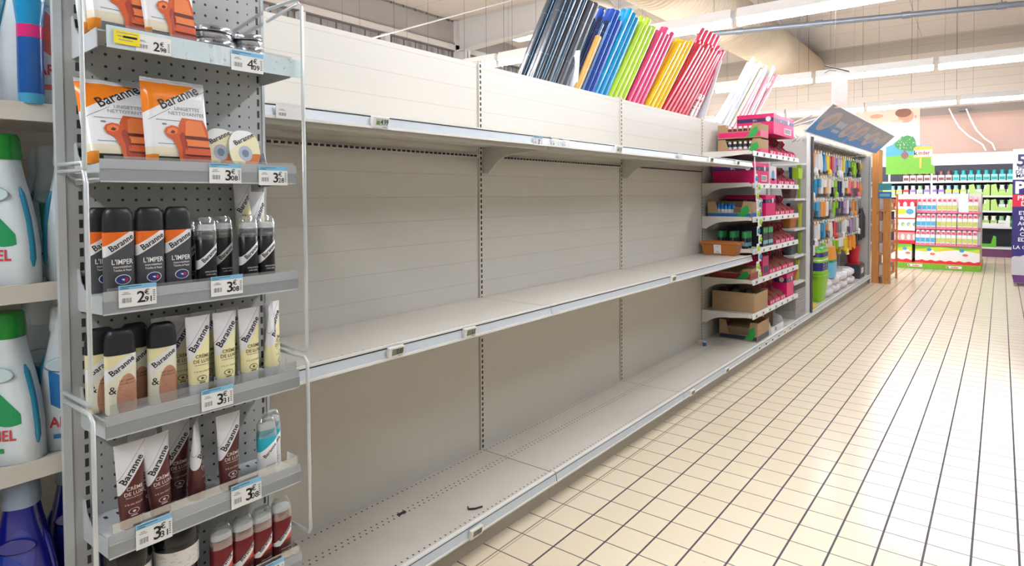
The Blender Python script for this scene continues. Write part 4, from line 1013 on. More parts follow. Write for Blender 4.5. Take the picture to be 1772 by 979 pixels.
def bottles(y, z, n, xs, body, capm, lab, H=.085, r=.017, grp='small bottles in the cartons'):
    first = None
    for k in range(n):
        x = xs[0] + (xs[1] - xs[0]) * k / max(1, n - 1); l = '%s, %s from the back' % (lab, ORD[k])
        if first is None:
            t = empty('small_bottle', (x, y, z), l, 'bottle', grp)
            b = MB(); b.loft([(0, 0, 0, r, r, 2), (H * .72, 0, 0, r, r, 2), (H * .8, 0, 0, r * .7, r * .7, 2)], 14); b.build('body', body, t)
            b = MB(); b.loft([(H * .801, 0, 0, r * .85, r * .85, 2), (H, 0, 0, r * .8, r * .8, 2)], 14); b.build('cap', capm, t)
            b = MB(); b.loft([(H * .2, 0, 0, r * 1.02, r * 1.02, 2), (H * .55, 0, 0, r * 1.02, r * 1.02, 2)], 14, cap=False); b.build('paper_label', m_whitec, t)
            first = reg(t)
        else: dup(first, (x, y, z), l)
m_leaf = plain(40, 160, 70, .5)
tray_carton(3.16, 1.645, .20, .118, m_pink, 'kraft display tray with pink band and black bottles on the top shelf, lower of two', side=m_leaf, low=.30)
bottles(3.22, 1.651, 6, (-.36, -.14), m_dark, m_whitec, 'black bottle with white cap in the lower pink banded tray', H=.098)
tray_carton(3.155, 1.770, .20, .115, m_pink, 'kraft display tray with pink band, stacked on top of the other one', side=m_leaf, low=.48)
bottles(3.215, 1.776, 6, (-.36, -.14), plain(120, 30, 60, .3), m_whitec, 'small bottle with white cap in the upper pink banded tray', H=.098)

m_pinkbox = {}
def pink_carton(y0, z, w_, h_, lab, x0=-.42, x1=-.085, text='50 L', barcode=True, band=(.62, .80)):
    t = empty('pink_carton', (x0, y0, z + .001), lab, 'carton', 'closed pink cartons'); D = x1 - x0
    b = MB(); b.box(0, D, 0, w_, 0, h_); b.build('box', m_pink, t, bevel=.002)
    b = MB()
    b.box(.004, D - .002, -.0012, -.0002, h_ * band[0], h_ * band[1], 0); b.box(D + .0002, D + .0012, .004, w_ - .004, h_ * band[0], h_ * band[1], 0)
    fn = Nf(-.0014); fx = Yf(D + .0014)
    for f, cx in ((fn, D * .86), (fx, w_ * .72)):
        b.poly([(cx + .022 * math.cos(k * PI / 9), h_ * .74 + .022 * math.sin(k * PI / 9)) for k in range(18)], 1, f)
    b.text(text, h_ * .12, D * .5, h_ * .70, 1, Nf(-.0016)); b.text(text, h_ * .12, w_ * .35, h_ * .70, 1, Yf(D + .0016))
    if barcode:
        b.poly([(w_ * .50, h_ * .12), (w_ * .86, h_ * .12), (w_ * .86, h_ * .42), (w_ * .50, h_ * .42)], 1, fx)
        for k in range(10): b.poly([(w_ * (.53 + k * .03), h_ * .16), (w_ * (.545 + k * .03), h_ * .16), (w_ * (.545 + k * .03), h_ * .38), (w_ * (.53 + k * .03), h_ * .38)], 2, Yf(D + .0018))
    b.build('printed_band', [m_navyb, m_whitec, m_ink], t)
    return t
def srp(y0, z, w_, h_, lab, x0=-.42, x1=-.09, col=m_pink, fill=m_dark):
    t = empty('shelf_ready_carton', (x0, y0, z + .001), lab, 'carton', 'pink shelf-ready cartons'); D = x1 - x0
    prof = [(0, 0), (D, 0), (D, h_ * .20), (D - .020, h_ * .34), (D - .085, h_ * .46), (D - .115, h_ * .62), (D - .095, h_ * .80), (D - .120, h_), (0, h_)]
    b = MB(); b.prism(prof, 0, .003, 'y', 1); b.prism(prof, w_ - .003, w_, 'y', 1)
    fr = prof[1:-1]; ed = fr + [(p[0] - .016, p[1]) for p in reversed(fr)]; b.prism(ed, -.001, .0032, 'y', 0); b.prism([(p[0] + .0006, p[1]) for p in ed], w_ - .0032, w_ + .0005, 'y', 0); b.box(0, D, .003, w_ - .003, 0, .003, 1); b.box(0, .003, .003, w_ - .003, .003, h_, 1)
    b.box(D - .003, D, .003, w_ - .003, .003, h_ * .2, 0); b.prism([(p[0] - .002, p[1]) for p in prof[1:]] + [(.004, .004)], .0035, .005, 'y', 1)
    b.build('board', [col, m_kraft], t)
    b = MB(); b.box(D * .1, D * .60, .010, w_ - .010, .004, h_ * .78); b.build('packed_rolls', fill, t)
    b = MB()
    for k in range(2): b.poly([(w_ * (.3 + .4 * k) + .012 * math.cos(q * PI / 6), h_ * .11 + .012 * math.sin(q * PI / 6)) for q in range(12)], 0, Yf(D + .0006))
    b.build('printed_mark', m_whitec, t)
    return t
pink_carton(3.50, 1.822, .62, .175, 'big pink carton with navy band and barcode lying on top of the cartons', x0=-.40)
for k in range(4): srp(3.42 + k * .20, 1.645, .185, .170, 'pink shelf-ready carton on the top shelf, %s from the kraft trays' % ORD[k])
pink_carton(2.99, 1.395, .38, .170, 'closed pink carton on the second shelf next to the bare bay')
b = MB(); b.box(0, .30, 0, .20, 0, .155, 0); f = Yf(.3012)
b.poly([(.02, .0), (.18, .0), (.18, .05), (.02, .05)], 1, f)
b.poly([(.10 + .045 * math.cos(k * PI / 9), .075 + .045 * math.sin(k * PI / 9)) for k in range(18)], 2, f); b.text('30', .045, .10, .10, 1, Yf(.3018))
tag(b.build('round_window_carton', [plain(232, 226, 232, .4), m_pink, plain(90, 170, 214, .4)], None, (-.40, 3.44, 1.396)), 'white and pink carton with blue round print on the second shelf', 'carton')
for k in range(3): srp(3.67 + k * .18, 1.395, .165, .165, 'pink shelf-ready carton on the second shelf, %s after the round print' % ORD[k])
t = tray_carton(2.94, 1.130, .26, .125, plain(20, 110, 190, .4), 'kraft tray with blue band and blue bottles on the third shelf', side=m_leaf, low=.30)
bottles(3.00, 1.136, 5, (-.37, -.25), plain(30, 130, 210, .25), plain(20, 110, 190, .3), 'blue bottle in the blue banded tray', H=.105, r=.016)
b = MB(); b.box(-.235, -.145, 2.965, 3.12, 1.136, 1.215); tag(b.build('brown_pack', m_kraftd), 'brown pack inside the blue banded tray', 'pack')
pink_carton(3.30, 1.130, .26, .175, 'closed pink carton on the third shelf behind the hanging strip', barcode=False)
for k in range(4): srp(3.58 + k * .15, 1.130, .135, .170, 'pink shelf-ready carton on the third shelf, %s after the closed one' % ORD[k])
# fourth shelf: black and green packs
for k in range(6):
    b = MB(); b.loft([(0, 0, 0, .026, .026, 2), (.13, 0, 0, .026, .026, 2), (.14, 0, 0, .02, .02, 2)], 16, 0); b.loft([(.085, 0, 0, .0265, .0265, 2), (.135, 0, 0, .0265, .0265, 2)], 16, 1, cap=False); b.loft([(.02, 0, 0, .0265, .0265, 2), (.05, 0, 0, .0265, .0265, 2)], 16, 2, cap=False)
    tag(b.build('bag_roll', [plain(24, 26, 34, .3), plain(40, 150, 80, .4), plain(90, 150, 160, .4)], None, (-.36 + k % 3 * .1, 3.02 + (k // 3) * .07, .881)), 'black bag roll with green top on the fourth shelf, %s %s' % ('front row,' if k // 3 == 0 else 'second row,', ['nearest the back', 'middle one', 'nearest the aisle'][k % 3]), 'bag roll', 'black and green bag rolls')
for k in range(2):
    b = MB(); b.box(-.40, -.10, 3.28 + k * .14, 3.41 + k * .14, .881, 1.04, 0); b.box(-.0995, -.0985, 3.285 + k * .14, 3.405 + k * .14, .99, 1.035, 1); b.box(-.0995, -.0985, 3.285 + k * .14, 3.405 + k * .14, .90, .93, 2)
    tag(b.build('black_pack', [plain(28, 32, 40, .35), plain(50, 160, 84, .4), plain(120, 180, 190, .4)]), 'black and green pack standing on the fourth shelf, %s one from the hanging strip' % ORD[k], 'pack', 'black and green packs')
for k in range(4): srp(3.60 + k * .15, .880, .135, .165, 'pink shelf-ready carton on the fourth shelf, %s from the black packs' % ORD[k])
tray_carton(2.94, .640, .24, .09, plain(150, 40, 50, .4), 'low kraft tray with dark red band on the fifth shelf under the bare shelf end', side=m_leaf, low=.62)
b = MB(); b.box(-.41, -.09, 3.24, 3.40, .641, .80); b.box(-.0895, -.0885, 3.26, 3.38, .66, .72, 1); tag(b.build('magenta_pack', [plain(190, 20, 90, .4), m_navyb]), 'magenta pack with dark corner on the fifth shelf', 'pack')
for k in range(4): srp(3.42 + k * .19, .640, .175, .175, 'pink shelf-ready carton on the fifth shelf, %s from the magenta pack' % ORD[k])
t = tray_carton(3.02, .372, .34, .155, None, 'large plain kraft carton full of black jars on the sixth shelf', low=.72, cut=False, x0=-.43)
for k in range(12):
    b = MB(); b.loft([(0, 0, 0, .030, .030, 2), (.125, 0, 0, .030, .030, 2), (.13, 0, 0, .024, .024, 2)], 16)
    tag(b.build('black_jar', m_dark if k % 5 else plain(110, 40, 90, .3), None, (-.39 + (k % 5) * .067, 3.065 + (k // 5) * .10, .38 + .03 * ((k * 7) % 3) / 2)), 'black lidded jar in the large kraft carton, row %s, %s from the back' % (['one', 'two', 'three'][k // 5], ORD[k % 5]), 'jar', 'black jars in the kraft carton')
b = MB(); b.box(0, .10, -.001, .0, 0, .05); tag(b.build('blue_pack', plain(60, 130, 200, .4), None, (-.20, 3.42, .55)), 'x', 'x') if False else None
for k in range(3): srp(3.44 + k * .16, .372, .145, .175, 'pink shelf-ready carton on the sixth shelf, %s after the kraft carton' % ORD[k])
pink_carton(3.93, .372, .22, .215, 'tall pink carton at the far end of the sixth shelf', barcode=False)
t = tray_carton(3.10, ZB, .30, .155, plain(40, 60, 76, .4), 'kraft carton with dark blue green base band standing on the bottom deck', side=m_leaf, low=.30, x0=-.40)
b = MB(); b.box(-.36, -.13, 3.13, 3.36, .13, .225); tag(b.build('packed_bags', plain(150, 130, 104, .7)), 'brown packed bags inside the carton on the bottom deck', 'pack')
t = empty('white_carton', (-.36, 3.46, ZB + .001), 'white carton marked 50L with yellow and black packs at the aisle edge', 'carton')
b = MB(); pr_ = [(0, 0), (.28, 0), (.28, .05), (.262, .10), (.21, .12), (.20, .22), (0, .24)]
b.prism(pr_, 0, .004, 'y'); b.prism(pr_, .346, .35, 'y'); b.box(.276, .28, .004, .346, 0, .055); b.box(0, .004, .004, .346, 0, .24); b.build('board', m_whitec, t)
b = MB(); b.text('50L', .042, .12, .028, 0, Yf(.2808), bold=.02); b.build('lettering', m_navyb, t)
b = MB(); b.box(.01, .19, .012, .338, .004, .235); b.build('brown_lining', m_kraftd, t)
for k in range(4):
    b = MB(); b.loft([(0, 0, 0, .026, .026, 2), (.12, 0, 0, .026, .026, 2)], 14, 0); b.loft([(.06, 0, 0, .0265, .0265, 2), (.10, 0, 0, .0265, .0265, 2)], 14, 1, cap=False)
    o = b.build('bag_roll', [m_dark, plain(240, 200, 30, .4)], None, (-.325 + (k % 2) * .06, 3.52 + (k // 2) * .14, .389)); o.rotation_euler = (-PI / 2, 0, 0)
    tag(o, 'black and yellow bag roll lying on the 50L carton, %s' % ['near back', 'near front', 'far back', 'far front'][k], 'bag roll', 'black and yellow bag rolls')

# hanging strip of coloured clips
t = empty('hanging_strip', (-.052, 2.90, 1.60), 'long white hanging strip with green and blue flower clips before the cartons', 'hanging strip')
b = MB(); pts = [(.0, .0, 0), (.012, .02, -.3), (.022, .05, -.6), (.03, .02, -.93)]
for (x0, y0, z0), (x1, y1, z1) in zip(pts, pts[1:]): b.add([(x0, y0 - .012, z0), (x0, y0 + .012, z0), (x1, y1 + .012, z1), (x1, y1 - .012, z1), (x0 + .001, y0 - .012, z0), (x0 + .001, y0 + .012, z0), (x1 + .001, y1 + .012, z1), (x1 + .001, y1 - .012, z1)], [(0, 1, 2, 3), (7, 6, 5, 4), (0, 3, 7, 4), (1, 5, 6, 2), (0, 4, 5, 1), (2, 6, 7, 3)], 0)
b.build('strip', m_whitec, t)
m_lg = plain(170, 214, 40, .5); m_tb = plain(30, 140, 180, .5)
for k in range(12):
    q = .10 + k * .072; z = -.93 * (q + .08); y = .02 + .035 * math.sin(q * 4) + (.028 if k % 2 else -.022); x = .03 * q + .006
    b = MB(); b.box(x, x + .002, y - .030, y + .030, z - .036, z + .036); b.build('card', m_whitec, t)
    b = MB(); R = [((.021 if i % 2 else .012) * math.cos(i * PI / 5), (.021 if i % 2 else .012) * math.sin(i * PI / 5)) for i in range(10)]
    b.prism([(y + p[0], z + p[1]) for p in R], x + .002, x + .012, 'x'); b.build('flower_clip', m_lg if k % 3 else m_tb, t)

# ------------------------------------------------------------------ narrow rack of pots between cartons and hanging goods
b = MB(); b.box(-.085, -.055, 4.60, 4.635, ZB, 1.93)
for z in (1.62, 1.27, .98, .72, .46): b.box(-.42, -.085, 4.60, 4.62, z - .02, z)
b.box(-.46, -.44, 4.60, 4.62, ZB, 1.93)
tag(b.build('post', plain(240, 240, 240, .35)), 'white post standing between the pot shelves and the hanging goods', 'post')
b = MB(); b.box(-.46, -.09, 4.64, 4.66, ZB, 1.88)
tag(b.build('bay_divider', plain(196, 194, 188, .5)), 'pale grey divider sheet beside the white post', 'sheet')
b = MB(); b.box(-.054, -.040, 4.64, 4.70, ZB, 1.88)  # dark box in place of the shaded gap beside the post
tag(b.build('shaded_gap_strip', plain(52, 50, 60, .5)), 'narrow dark upright strip standing for the shaded gap behind the white post', 'strip')
for z, n in ((1.27, 'upper'), (.98, 'second'), (.72, 'third'), (.46, 'lower')):
    b = MB(); b.box(XB + .006, -.10, 4.24, 4.59, z - .02, z); tag(b.build('narrow_shelf', m_rail2), 'white narrow shelf for pots beside the white post, %s one' % n, 'shelf', 'narrow pot shelves')
def pot(y, z, m, lab, w_=.13, h_=.09, x=-.20):
    t = empty('plant_pot', (x, y, z + .001), lab, 'plant pot')
    b = MB(); b.loft([(0, 0, 0, w_ * .33, w_ * .8, 5), (h_ * .85, 0, 0, w_ * .42, w_ * .95, 5)], 24); b.build('body', m, t)
    b = MB(); b.loft([(h_ * .851, 0, 0, w_ * .46, w_ * 1.0, 5), (h_, 0, 0, w_ * .46, w_ * 1.0, 5), (h_, 0, 0, w_ * .40, w_ * .9, 5), (h_ * .9, 0, 0, w_ * .40, w_ * .9, 5)], 24); b.build('rim', m, t)
pot(4.42, 1.27, mat('woven_brown', c(96, 62, 60), [(lambda P: ((P.y / .02).mod(1.0) < .4) * .6, c(60, 36, 40))], rough=.7), 'dark brown woven basket pot on the upper narrow shelf', h_=.11)
pot(4.42, .98, m_terra, 'terracotta trough pot on the second narrow shelf', h_=.10)
pot(4.42, .72, plain(60, 64, 74, .4), 'dark grey trough pot on the third narrow shelf', h_=.11)
pot(4.42, .46, plain(190, 30, 50, .4), 'red bowl on the lower narrow shelf', h_=.10)
for k, (col, x, z0, z1, cn) in enumerate((((150, 170, 40), -.14, 1.272, 1.60, 'olive'), ((34, 54, 110), -.22, 1.272, 1.58, 'navy'), ((196, 206, 60), -.13, .982, 1.22, 'yellow'), ((34, 54, 110), -.24, .982, 1.22, 'dark blue'),
                                     ((150, 180, 60), -.13, .722, .93, 'moss green'), ((40, 60, 120), -.25, .462, .68, 'blue'), ((210, 220, 80), -.15, .462, .66, 'pale yellow'))):
    b = MB(); b.box(x - .012, x + .012, 4.53, 4.56, z0, z1); b.box(x - .016, x + .016, 4.526, 4.564, z1 - .05, z1)
    tag(b.build('handle_stick', plain(*col, .4)), '%s upright tool handle standing on a narrow pot shelf' % cn, 'handle')
b = MB(); b.prism([(4.30, 1.46), (4.42, 1.46), (4.44, 1.56), (4.28, 1.56)], -.14, -.08, 'x'); tag(b.build('lime_scoop', plain(170, 214, 40, .4)), 'lime green scoop clipped high beside the white post', 'scoop')
t = empty('wire_basket', (-.30, 4.22, ZB + .001), 'white wire mesh basket on the bottom deck beside the pink cartons', 'basket')
b = MB(); D, L_, H_ = .22, .34, .27
for k in range(15):
    a = L_ * k / 14; b.box(D - .002, D + .002, a - .0018, a + .0018, 0, H_)
    a = D * k / 14; b.box(a - .0018, a + .0018, -.002, .002, 0, H_)
for k in range(12):
    z = H_ * k / 11; b.box(D - .002, D + .002, 0, L_, z - .0018, z + .0018); b.box(0, D, -.002, .002, z - .0018, z + .0018)
b.box(0, D, 0, L_, 0, .003); b.build('wire_mesh', plain(214, 212, 208, .4, .3), t)
b = MB(); b.box(-.16, -.075, 4.70, 4.76, ZB, ZB + .17); tag(b.build('kraft_box', m_kraft), 'small upright kraft box on the bottom deck beyond the wire basket', 'box')
b = MB(); b.box(-.15, -.07, 4.84, 5.0, ZB, ZB + .04); tag(b.build('yellow_pack', plain(244, 214, 50, .4), bevel=.006), 'yellow flat pack lying on the bottom deck near the wire basket', 'pack')
b = MB(); b.prism([(-.36, ZB), (-.10, ZB), (-.34, ZB + .30)], 4.78, 4.80, 'y', 0); b.prism([(-.34, ZB + .01), (-.13, ZB + .005), (-.33, ZB + .24)], 4.772, 4.78, 'y', 1)
tag(b.build('folded_board', [plain(226, 230, 234, .4), plain(50, 56, 66, .4)]), 'white and dark triangular folded board on the deck before the green bin', 'board')

# ------------------------------------------------------------------ hanging goods wall
m_pegw = mat('white_peg_wall', c(206, 202, 196), [(lambda P: (rng((P.y / .025).mod(1.0), .35, .65) * rng((P.z / .025).mod(1.0), .35, .65)) * .6, c(90, 86, 84))], rough=.5)
b = MB(); b.box(XB + .006, XB + .012, 4.67, U7 - .002, ZB + .002, 1.84)
tag(b.build('peg_panel', m_pegw), 'perforated white wall behind all the hanging goods', 'panel')
b = MB(); b.box(XB - .02, -.12, 4.67, U7 + .02, 1.865, 1.885)
tag(b.build('top_board', m_cream), 'cream board lying on top of the hanging goods section', 'shelf')
PAL = {'white': (236, 236, 234), 'sky blue': (40, 150, 200), 'navy': (34, 44, 96), 'orange': (240, 150, 40), 'lime green': (140, 196, 30), 'pink': (240, 110, 150), 'yellow': (240, 206, 40), 'grey': (150, 152, 156), 'black': (28, 28, 32), 'red': (206, 40, 50), 'teal': (30, 150, 150), 'peach': (240, 180, 130), 'lilac': (180, 150, 200)}
def hang_proto(kind, colr):
    t = empty('hanging_pack', (0, 0, 0), 'x', 'hanging pack', 'packs on hooks')
    m1 = plain(*PAL[colr], .4)
    b = MB()
    if kind == 'brush':
        b.box(-.012, .012, -.012, .012, -.30, -.08, 0); b.loft([(-.36, 0, 0, .03, .05, 3), (-.30, 0, 0, .032, .055, 3), (-.27, 0, 0, .016, .02, 3)], 16, 0); b.build('handle', m1, t)
        b = MB(); b.box(.0, .03, -.05, .05, -.39, -.36, 0); b.build('bristles', m_whitec, t)
    elif kind == 'gloves':
        for s_ in (-1, 1): b.loft([(-.34, .004 * s_, .018 * s_, .010, .012, 2), (-.24, .004 * s_, .02 * s_, .016, .03, 2), (-.08, 0, .014 * s_, .012, .03, 2)], 14, 0)
        b.build('gloves', m1, t)
    elif kind == 'sponge':
        b.box(-.03, .03, -.055, .055, -.20, -.07, 0); b.build('sponges', m1, t, bevel=.008)
    elif kind == 'cloth':
        b.box(-.018, .018, -.06, .06, -.30, -.06, 0); b.build('folded_cloth', m1, t, bevel=.006)
    elif kind == 'pan':
        b.prism([(-.07, -.32), (.07, -.32), (.05, -.16), (.012, -.14), (.012, -.05), (-.012, -.05), (-.012, -.14), (-.05, -.16)], -.018, .018, 'x', 0); b.build('dustpan', m1, t)
    elif kind == 'peg':
        for k in range(6): b.box(-.02, .02, -.05 + k * .018, -.038 + k * .018, -.17 - .02 * (k % 2), -.08, 0)
        b.build('pegs', m1, t)
    b = MB(); b.box(-.001, .001, -.05, .05, -.085, .0, 0); b.box(.001, .0018, -.045, .045, -.05, -.02, 1); b.build('header_card', [plain(*PAL[random.choice(['white', 'orange', 'sky blue', 'navy', 'white', 'yellow'])], .4), m_whitec], t)
    return reg(t)
protos = {}
hb = MB()
rowsH = [(1.80, ['brush', 'cloth', 'gloves', 'peg', 'brush', 'sponge', 'pan', 'cloth'], 'top row'), (1.53, ['cloth', 'sponge', 'brush', 'peg', 'cloth', 'gloves', 'sponge'], 'second row'),
         (1.27, ['sponge', 'cloth', 'peg', 'brush', 'cloth', 'sponge', 'gloves'], 'third row'), (1.02, ['sponge', 'cloth', 'brush', 'gloves', 'peg', 'brush', 'cloth'], 'fourth row'), (.79, ['pan', 'cloth', 'sponge', 'gloves', 'brush', 'sponge', 'cloth'], 'fifth row')]
seqc = {'top row': ['navy', 'orange', 'white', 'white', 'sky blue', 'yellow', 'red', 'lilac', 'white', 'yellow', 'sky blue', 'navy', 'lime green', 'lime green', 'black', 'yellow'],
        'second row': ['navy', 'white', 'sky blue', 'white', 'peach', 'white', 'lime green', 'navy', 'white', 'orange', 'pink', 'peach', 'pink', 'orange'],
        'third row': ['grey', 'sky blue', 'sky blue', 'orange', 'white', 'grey', 'lime green', 'navy', 'lilac', 'white', 'grey', 'orange', 'grey', 'grey'],
        'fourth row': ['white', 'navy', 'white', 'sky blue', 'orange', 'white', 'red', 'grey', 'white', 'white', 'lilac', 'grey', 'white', 'grey'],
        'fifth row': ['lime green', 'white', 'orange', 'lime green', 'white', 'white', 'lime green', 'white', 'yellow', 'yellow', 'orange', 'orange', 'black', 'black']}
for z, kinds, rn in rowsH:
    cs = seqc[rn]; ncol = 25
    for k in range(ncol):
        y = 4.80 + k * (8.0 - 4.80) / (ncol - 1)
        hb.tube([(XB + .012, y, z + .003), (-.14, y, z + .003), (-.13, y, z + .012)], .0028, 6)
        kind = kinds[(k * 3 + k // 7) % len(kinds)]; colr = cs[int(k / ncol * len(cs))]
        for j, x in enumerate((-.17, -.27)):
            key = (kind, colr if j == 0 or k % 3 else 'white')
            lab = '%s %s pack, %s, %s hook past the white post%s' % (key[1], {'brush': 'brush', 'gloves': 'glove', 'sponge': 'sponge', 'cloth': 'cloth', 'pan': 'dustpan', 'peg': 'peg'}[kind], rn, ORD[k], '' if j == 0 else ', rear one')
            if key not in protos:
                p = hang_proto(*key); protos[key] = p; p.location = (x, y, z); p.scale = (.85, .85, .72); p['label'] = lab; p['group'] = '%s %s packs on hooks' % key[::-1]
            else: dup(protos[key], (x, y, z), lab)
tag(hb.build('hooks', m_chrome), 'rows of thin chrome hooks holding the hanging packs', 'hooks', kind='stuff')
# wire tangle above the top row
hb = MB()
for k in range(60):
    y = 4.15 + k * .066 + random.uniform(-.02, .02); x = -.12 + random.uniform(-.12, .03)
    hb.tube([(x - .10, y, 1.86), (x, y + random.uniform(-.05, .05), 1.885 + .02 * random.random()), (x + .03, y + random.uniform(-.06, .06), 1.84), (x - .02, y + .05, 1.83)], .003, 5)
tag(hb.build('spare_hooks', mat('spare_wire', c(196, 190, 178), rough=.4, metal=.4)), 'tangle of pale spare wire hooks above the hanging goods', 'hooks', kind='stuff')
# bin, packs and bags on the deck
t = empty('green_bin', (-.20, 5.45, ZB + .001), 'bright green tapered bin on the deck below the hanging goods', 'bin')
b = MB(); b.loft([(0, 0, 0, .095, .13, 5), (.30, 0, 0, .13, .18, 5)], 32); b.build('bin_body', plain(140, 200, 20, .35), t)
b = MB(); b.loft([(.285, 0, 0, .133, .184, 5), (.305, 0, 0, .138, .19, 5)], 32); b.build('rim', plain(150, 210, 30, .35), t)
m_stripe = mat('green_navy_print', c(130, 196, 40), [(lambda P: rng(P.z, .04, .13), c(40, 36, 110)), (lambda P: rng(P.z, .19, .24), c(40, 36, 110)), (lambda P: rng(P.z, .15, .165), c(230, 240, 220)), (lambda P: (P.z > .27), c(40, 160, 70)), (lambda P: rng(P.z, .04, .13) * ((P.y / .11).mod(1.0) < .35) * ((P.z / .03).mod(1.0) < .2), c(210, 220, 240))], rough=.35)
b = MB(); b.loft([(0, 0, 0, .12, .175, 6), (.26, 0, 0, .12, .18, 6), (.30, .0, 0, .09, .16, 4)], 32)
tag(b.build('striped_pack', m_stripe, None, (-.20, 5.45, .431)), 'green and navy striped pack stacked on top of the green bin', 'pack')
b = MB(); b.loft([(0, 0, 0, .06, .16, 3), (.20, 0, 0, .07, .17, 3), (.36, 0, 0, .05, .13, 3)], 24, 0)
tag(b.build('striped_bag', mat('blue_orange_bag', c(110, 190, 230), [(lambda P: (P.z > .2), c(240, 160, 60)), (lambda P: rng(P.z, .18, .21), c(40, 150, 80))], rough=.4), None, (-.16, 6.00, .33)), 'pale blue and orange bag beside the green striped pack', 'bag')
m_wbag = mat('white_printed_bag', c(236, 236, 238), [(lambda P: (P.noise(14, 2) > .60) * .8, c(216, 70, 96)), (lambda P: (P.noise(6, 2) - .5).sat() * .8, c(200, 200, 206))], rough=.35, bump=(lambda P: P.noise(18, 3), .5, .02))
for k in range(8):
    y = 5.80 + (k % 4) * .44; z = ZB + .001 + (k // 4) * .105
    b = MB(); b.loft([(0, 0, 0, .12, .17, 3), (.03, 0, 0, .15, .20, 3), (.07, 0, 0, .15, .20, 3), (.10, 0, 0, .10, .15, 3)], 28)
    o = b.build('white_bag', m_wbag if k else plain(228, 230, 234, .4), None, (-.24, y, z)); o.rotation_euler = (0, 0, random.uniform(-.12, .12))
    tag(o, 'white printed floppy bag lying on the deck, %s layer, %s from the green bin' % ('lower' if k < 4 else 'upper', ORD[k % 4]), 'bag', 'white printed bags')
b = MB(); b.box(-.30, -.10, 7.62, 7.98, ZB + .001, ZB + .19, 0); b.box(-.098, -.096, 7.70, 7.88, .19, .27, 1); b.box(-.28, -.12, 7.64, 7.96, ZB + .191, ZB + .21, 2)
tag(b.build('dark_crate', [plain(54, 60, 72, .4), m_whitec, plain(180, 40, 50, .4)], bevel=.008), 'dark blue grey boxed pack at the gondola end on the deck', 'pack')
b = MB(); b.loft([(0, 0, 0, .07, .07, 2), (.24, 0, 0, .095, .095, 2), (.245, 0, 0, .10, .10, 2)], 28, 0); b.loft([(.246, 0, 0, .07, .07, 2), (.30, 0, 0, .04, .05, 2)], 20, 1)
tag(b.build('red_bucket', [plain(206, 34, 54, .35), plain(60, 150, 160, .4)], None, (-.22, 7.80, .336)), 'red bucket with teal cloth standing on the dark boxed pack', 'bucket')
b = MB(); b.loft([(0, 0, 0, .05, .09, 3), (.30, 0, 0, .05, .08, 3), (.42, 0, 0, .02, .03, 2)], 20)
tag(b.build('black_cover', m_dark, None, (-.15, 7.98, .68)), 'long black fabric cover hanging beside the grey end panel', 'cover')

# sloping illustrated header above the hanging goods
m_top = mat('blue_grey_header_print', c(168, 170, 190), [
    (lambda P: (P.z + (P.y * .9).sin() * .02 < .085), c(30, 150, 236)),
    (lambda P: rng(P.z, .075, .115) * (P.z + (P.y * .9).sin() * .02 > .085), c(100, 160, 214))]
    + [((lambda yc, rr_: (lambda P: (ell(P.y - P.z * 1.2, P.z, yc - .14, .12, .22 * rr_, .085) * .75 - ell(P.y - P.z * 1.2, P.z, yc - .10, .12, .13 * rr_, .05) * .45).sat()))(yc, rr_), c(226, 198, 186)) for yc, rr_ in ((.42, 1), (1.42, 1), (1.98, 1), (2.78, 1), (3.5, .8))]
    + [(lambda P: (rng(P.z, .10, .15) * (rng(P.y, .78, 1.12).max(rng(P.y, 2.35, 2.6)).max(rng(P.y, 3.05, 3.3))) * ((P.y / .06).mod(1.0) < .6)), c(224, 232, 240)),
       (lambda P: (rng(P.z, .055, .08) * rng(P.y, .80, 1.08) * ((P.y / .05).mod(1.0) < .55)), c(224, 232, 240)),
       (lambda P: rng(P.y, 1.68, 1.695), c(236, 236, 236))], rough=.4)
t = empty('header_board', (0.0, 4.16, 1.893), 'long sloping blue and grey printed header board above the hanging goods', 'header board')
b = MB(); b.add([(0, 0, 0), (0, 3.99, 0), (.24, 3.99, .227), (.24, 0, .227), (-.006, 0, .006), (-.006, 3.99, .006), (.234, 3.99, .233), (.234, 0, .233)], [(0, 3, 2, 1), (4, 5, 6, 7), (0, 1, 5, 4), (2, 3, 7, 6), (1, 2, 6, 5), (3, 0, 4, 7)])
b.build('printed_board', m_top, t)
b = MB(); b.tube([(.242, -.005, .232), (.242, 3.995, .232)], .006, 8); b.tube([(0, -.004, -.004), (.242, -.004, .228)], .006, 8); b.tube([(0, -.004, -.004), (0, 3.994, -.004)], .005, 8)
b.build('white_edge', m_whitec, t)
b = MB()
for y in (.1, 2.0, 3.85): b.tube([(.12, y, .125), (-.30, y, .02), (-.42, y, -.01)], .007, 8); b.tube([(.22, y, .225), (-.30, y, .02)], .006, 8)
b.build('support_arm', plain(220, 214, 206, .4), t)

# hanging placard
t = empty('hanging_placard', (.20, 4.3, 2.10), 'pale pink narrow placard hanging above the blue header board', 'placard')
b = MB(); b.box(0, .135, 0, .004, 0, .33); b.build('card', mat('placard_pink', c(234, 200, 190), rough=.5), t)
b = MB(); f = Nf(-.001)
b.text('SUR', .05, .085, .15, 0, f, rot=PI / 2 * .0, sx=.5); b.text('TOUT', .05, .085, .075, 0, f, sx=.45); b.build('lettering', m_whitec, t)
b = MB(); b.tube([(-.06, 0, .40), (.15, 0, .32)], .006, 8); b.tube([(-.06, .0, .33), (-.02, 0, .35), (.04, 0, .34)], .003, 6); b.build('clip_bar', m_dark, t)
b = MB(); b.tube([(.03, 0, .36), (.03, 0, 3.2)], .0015, 5); b.build('hanging_cord', m_dark, t)

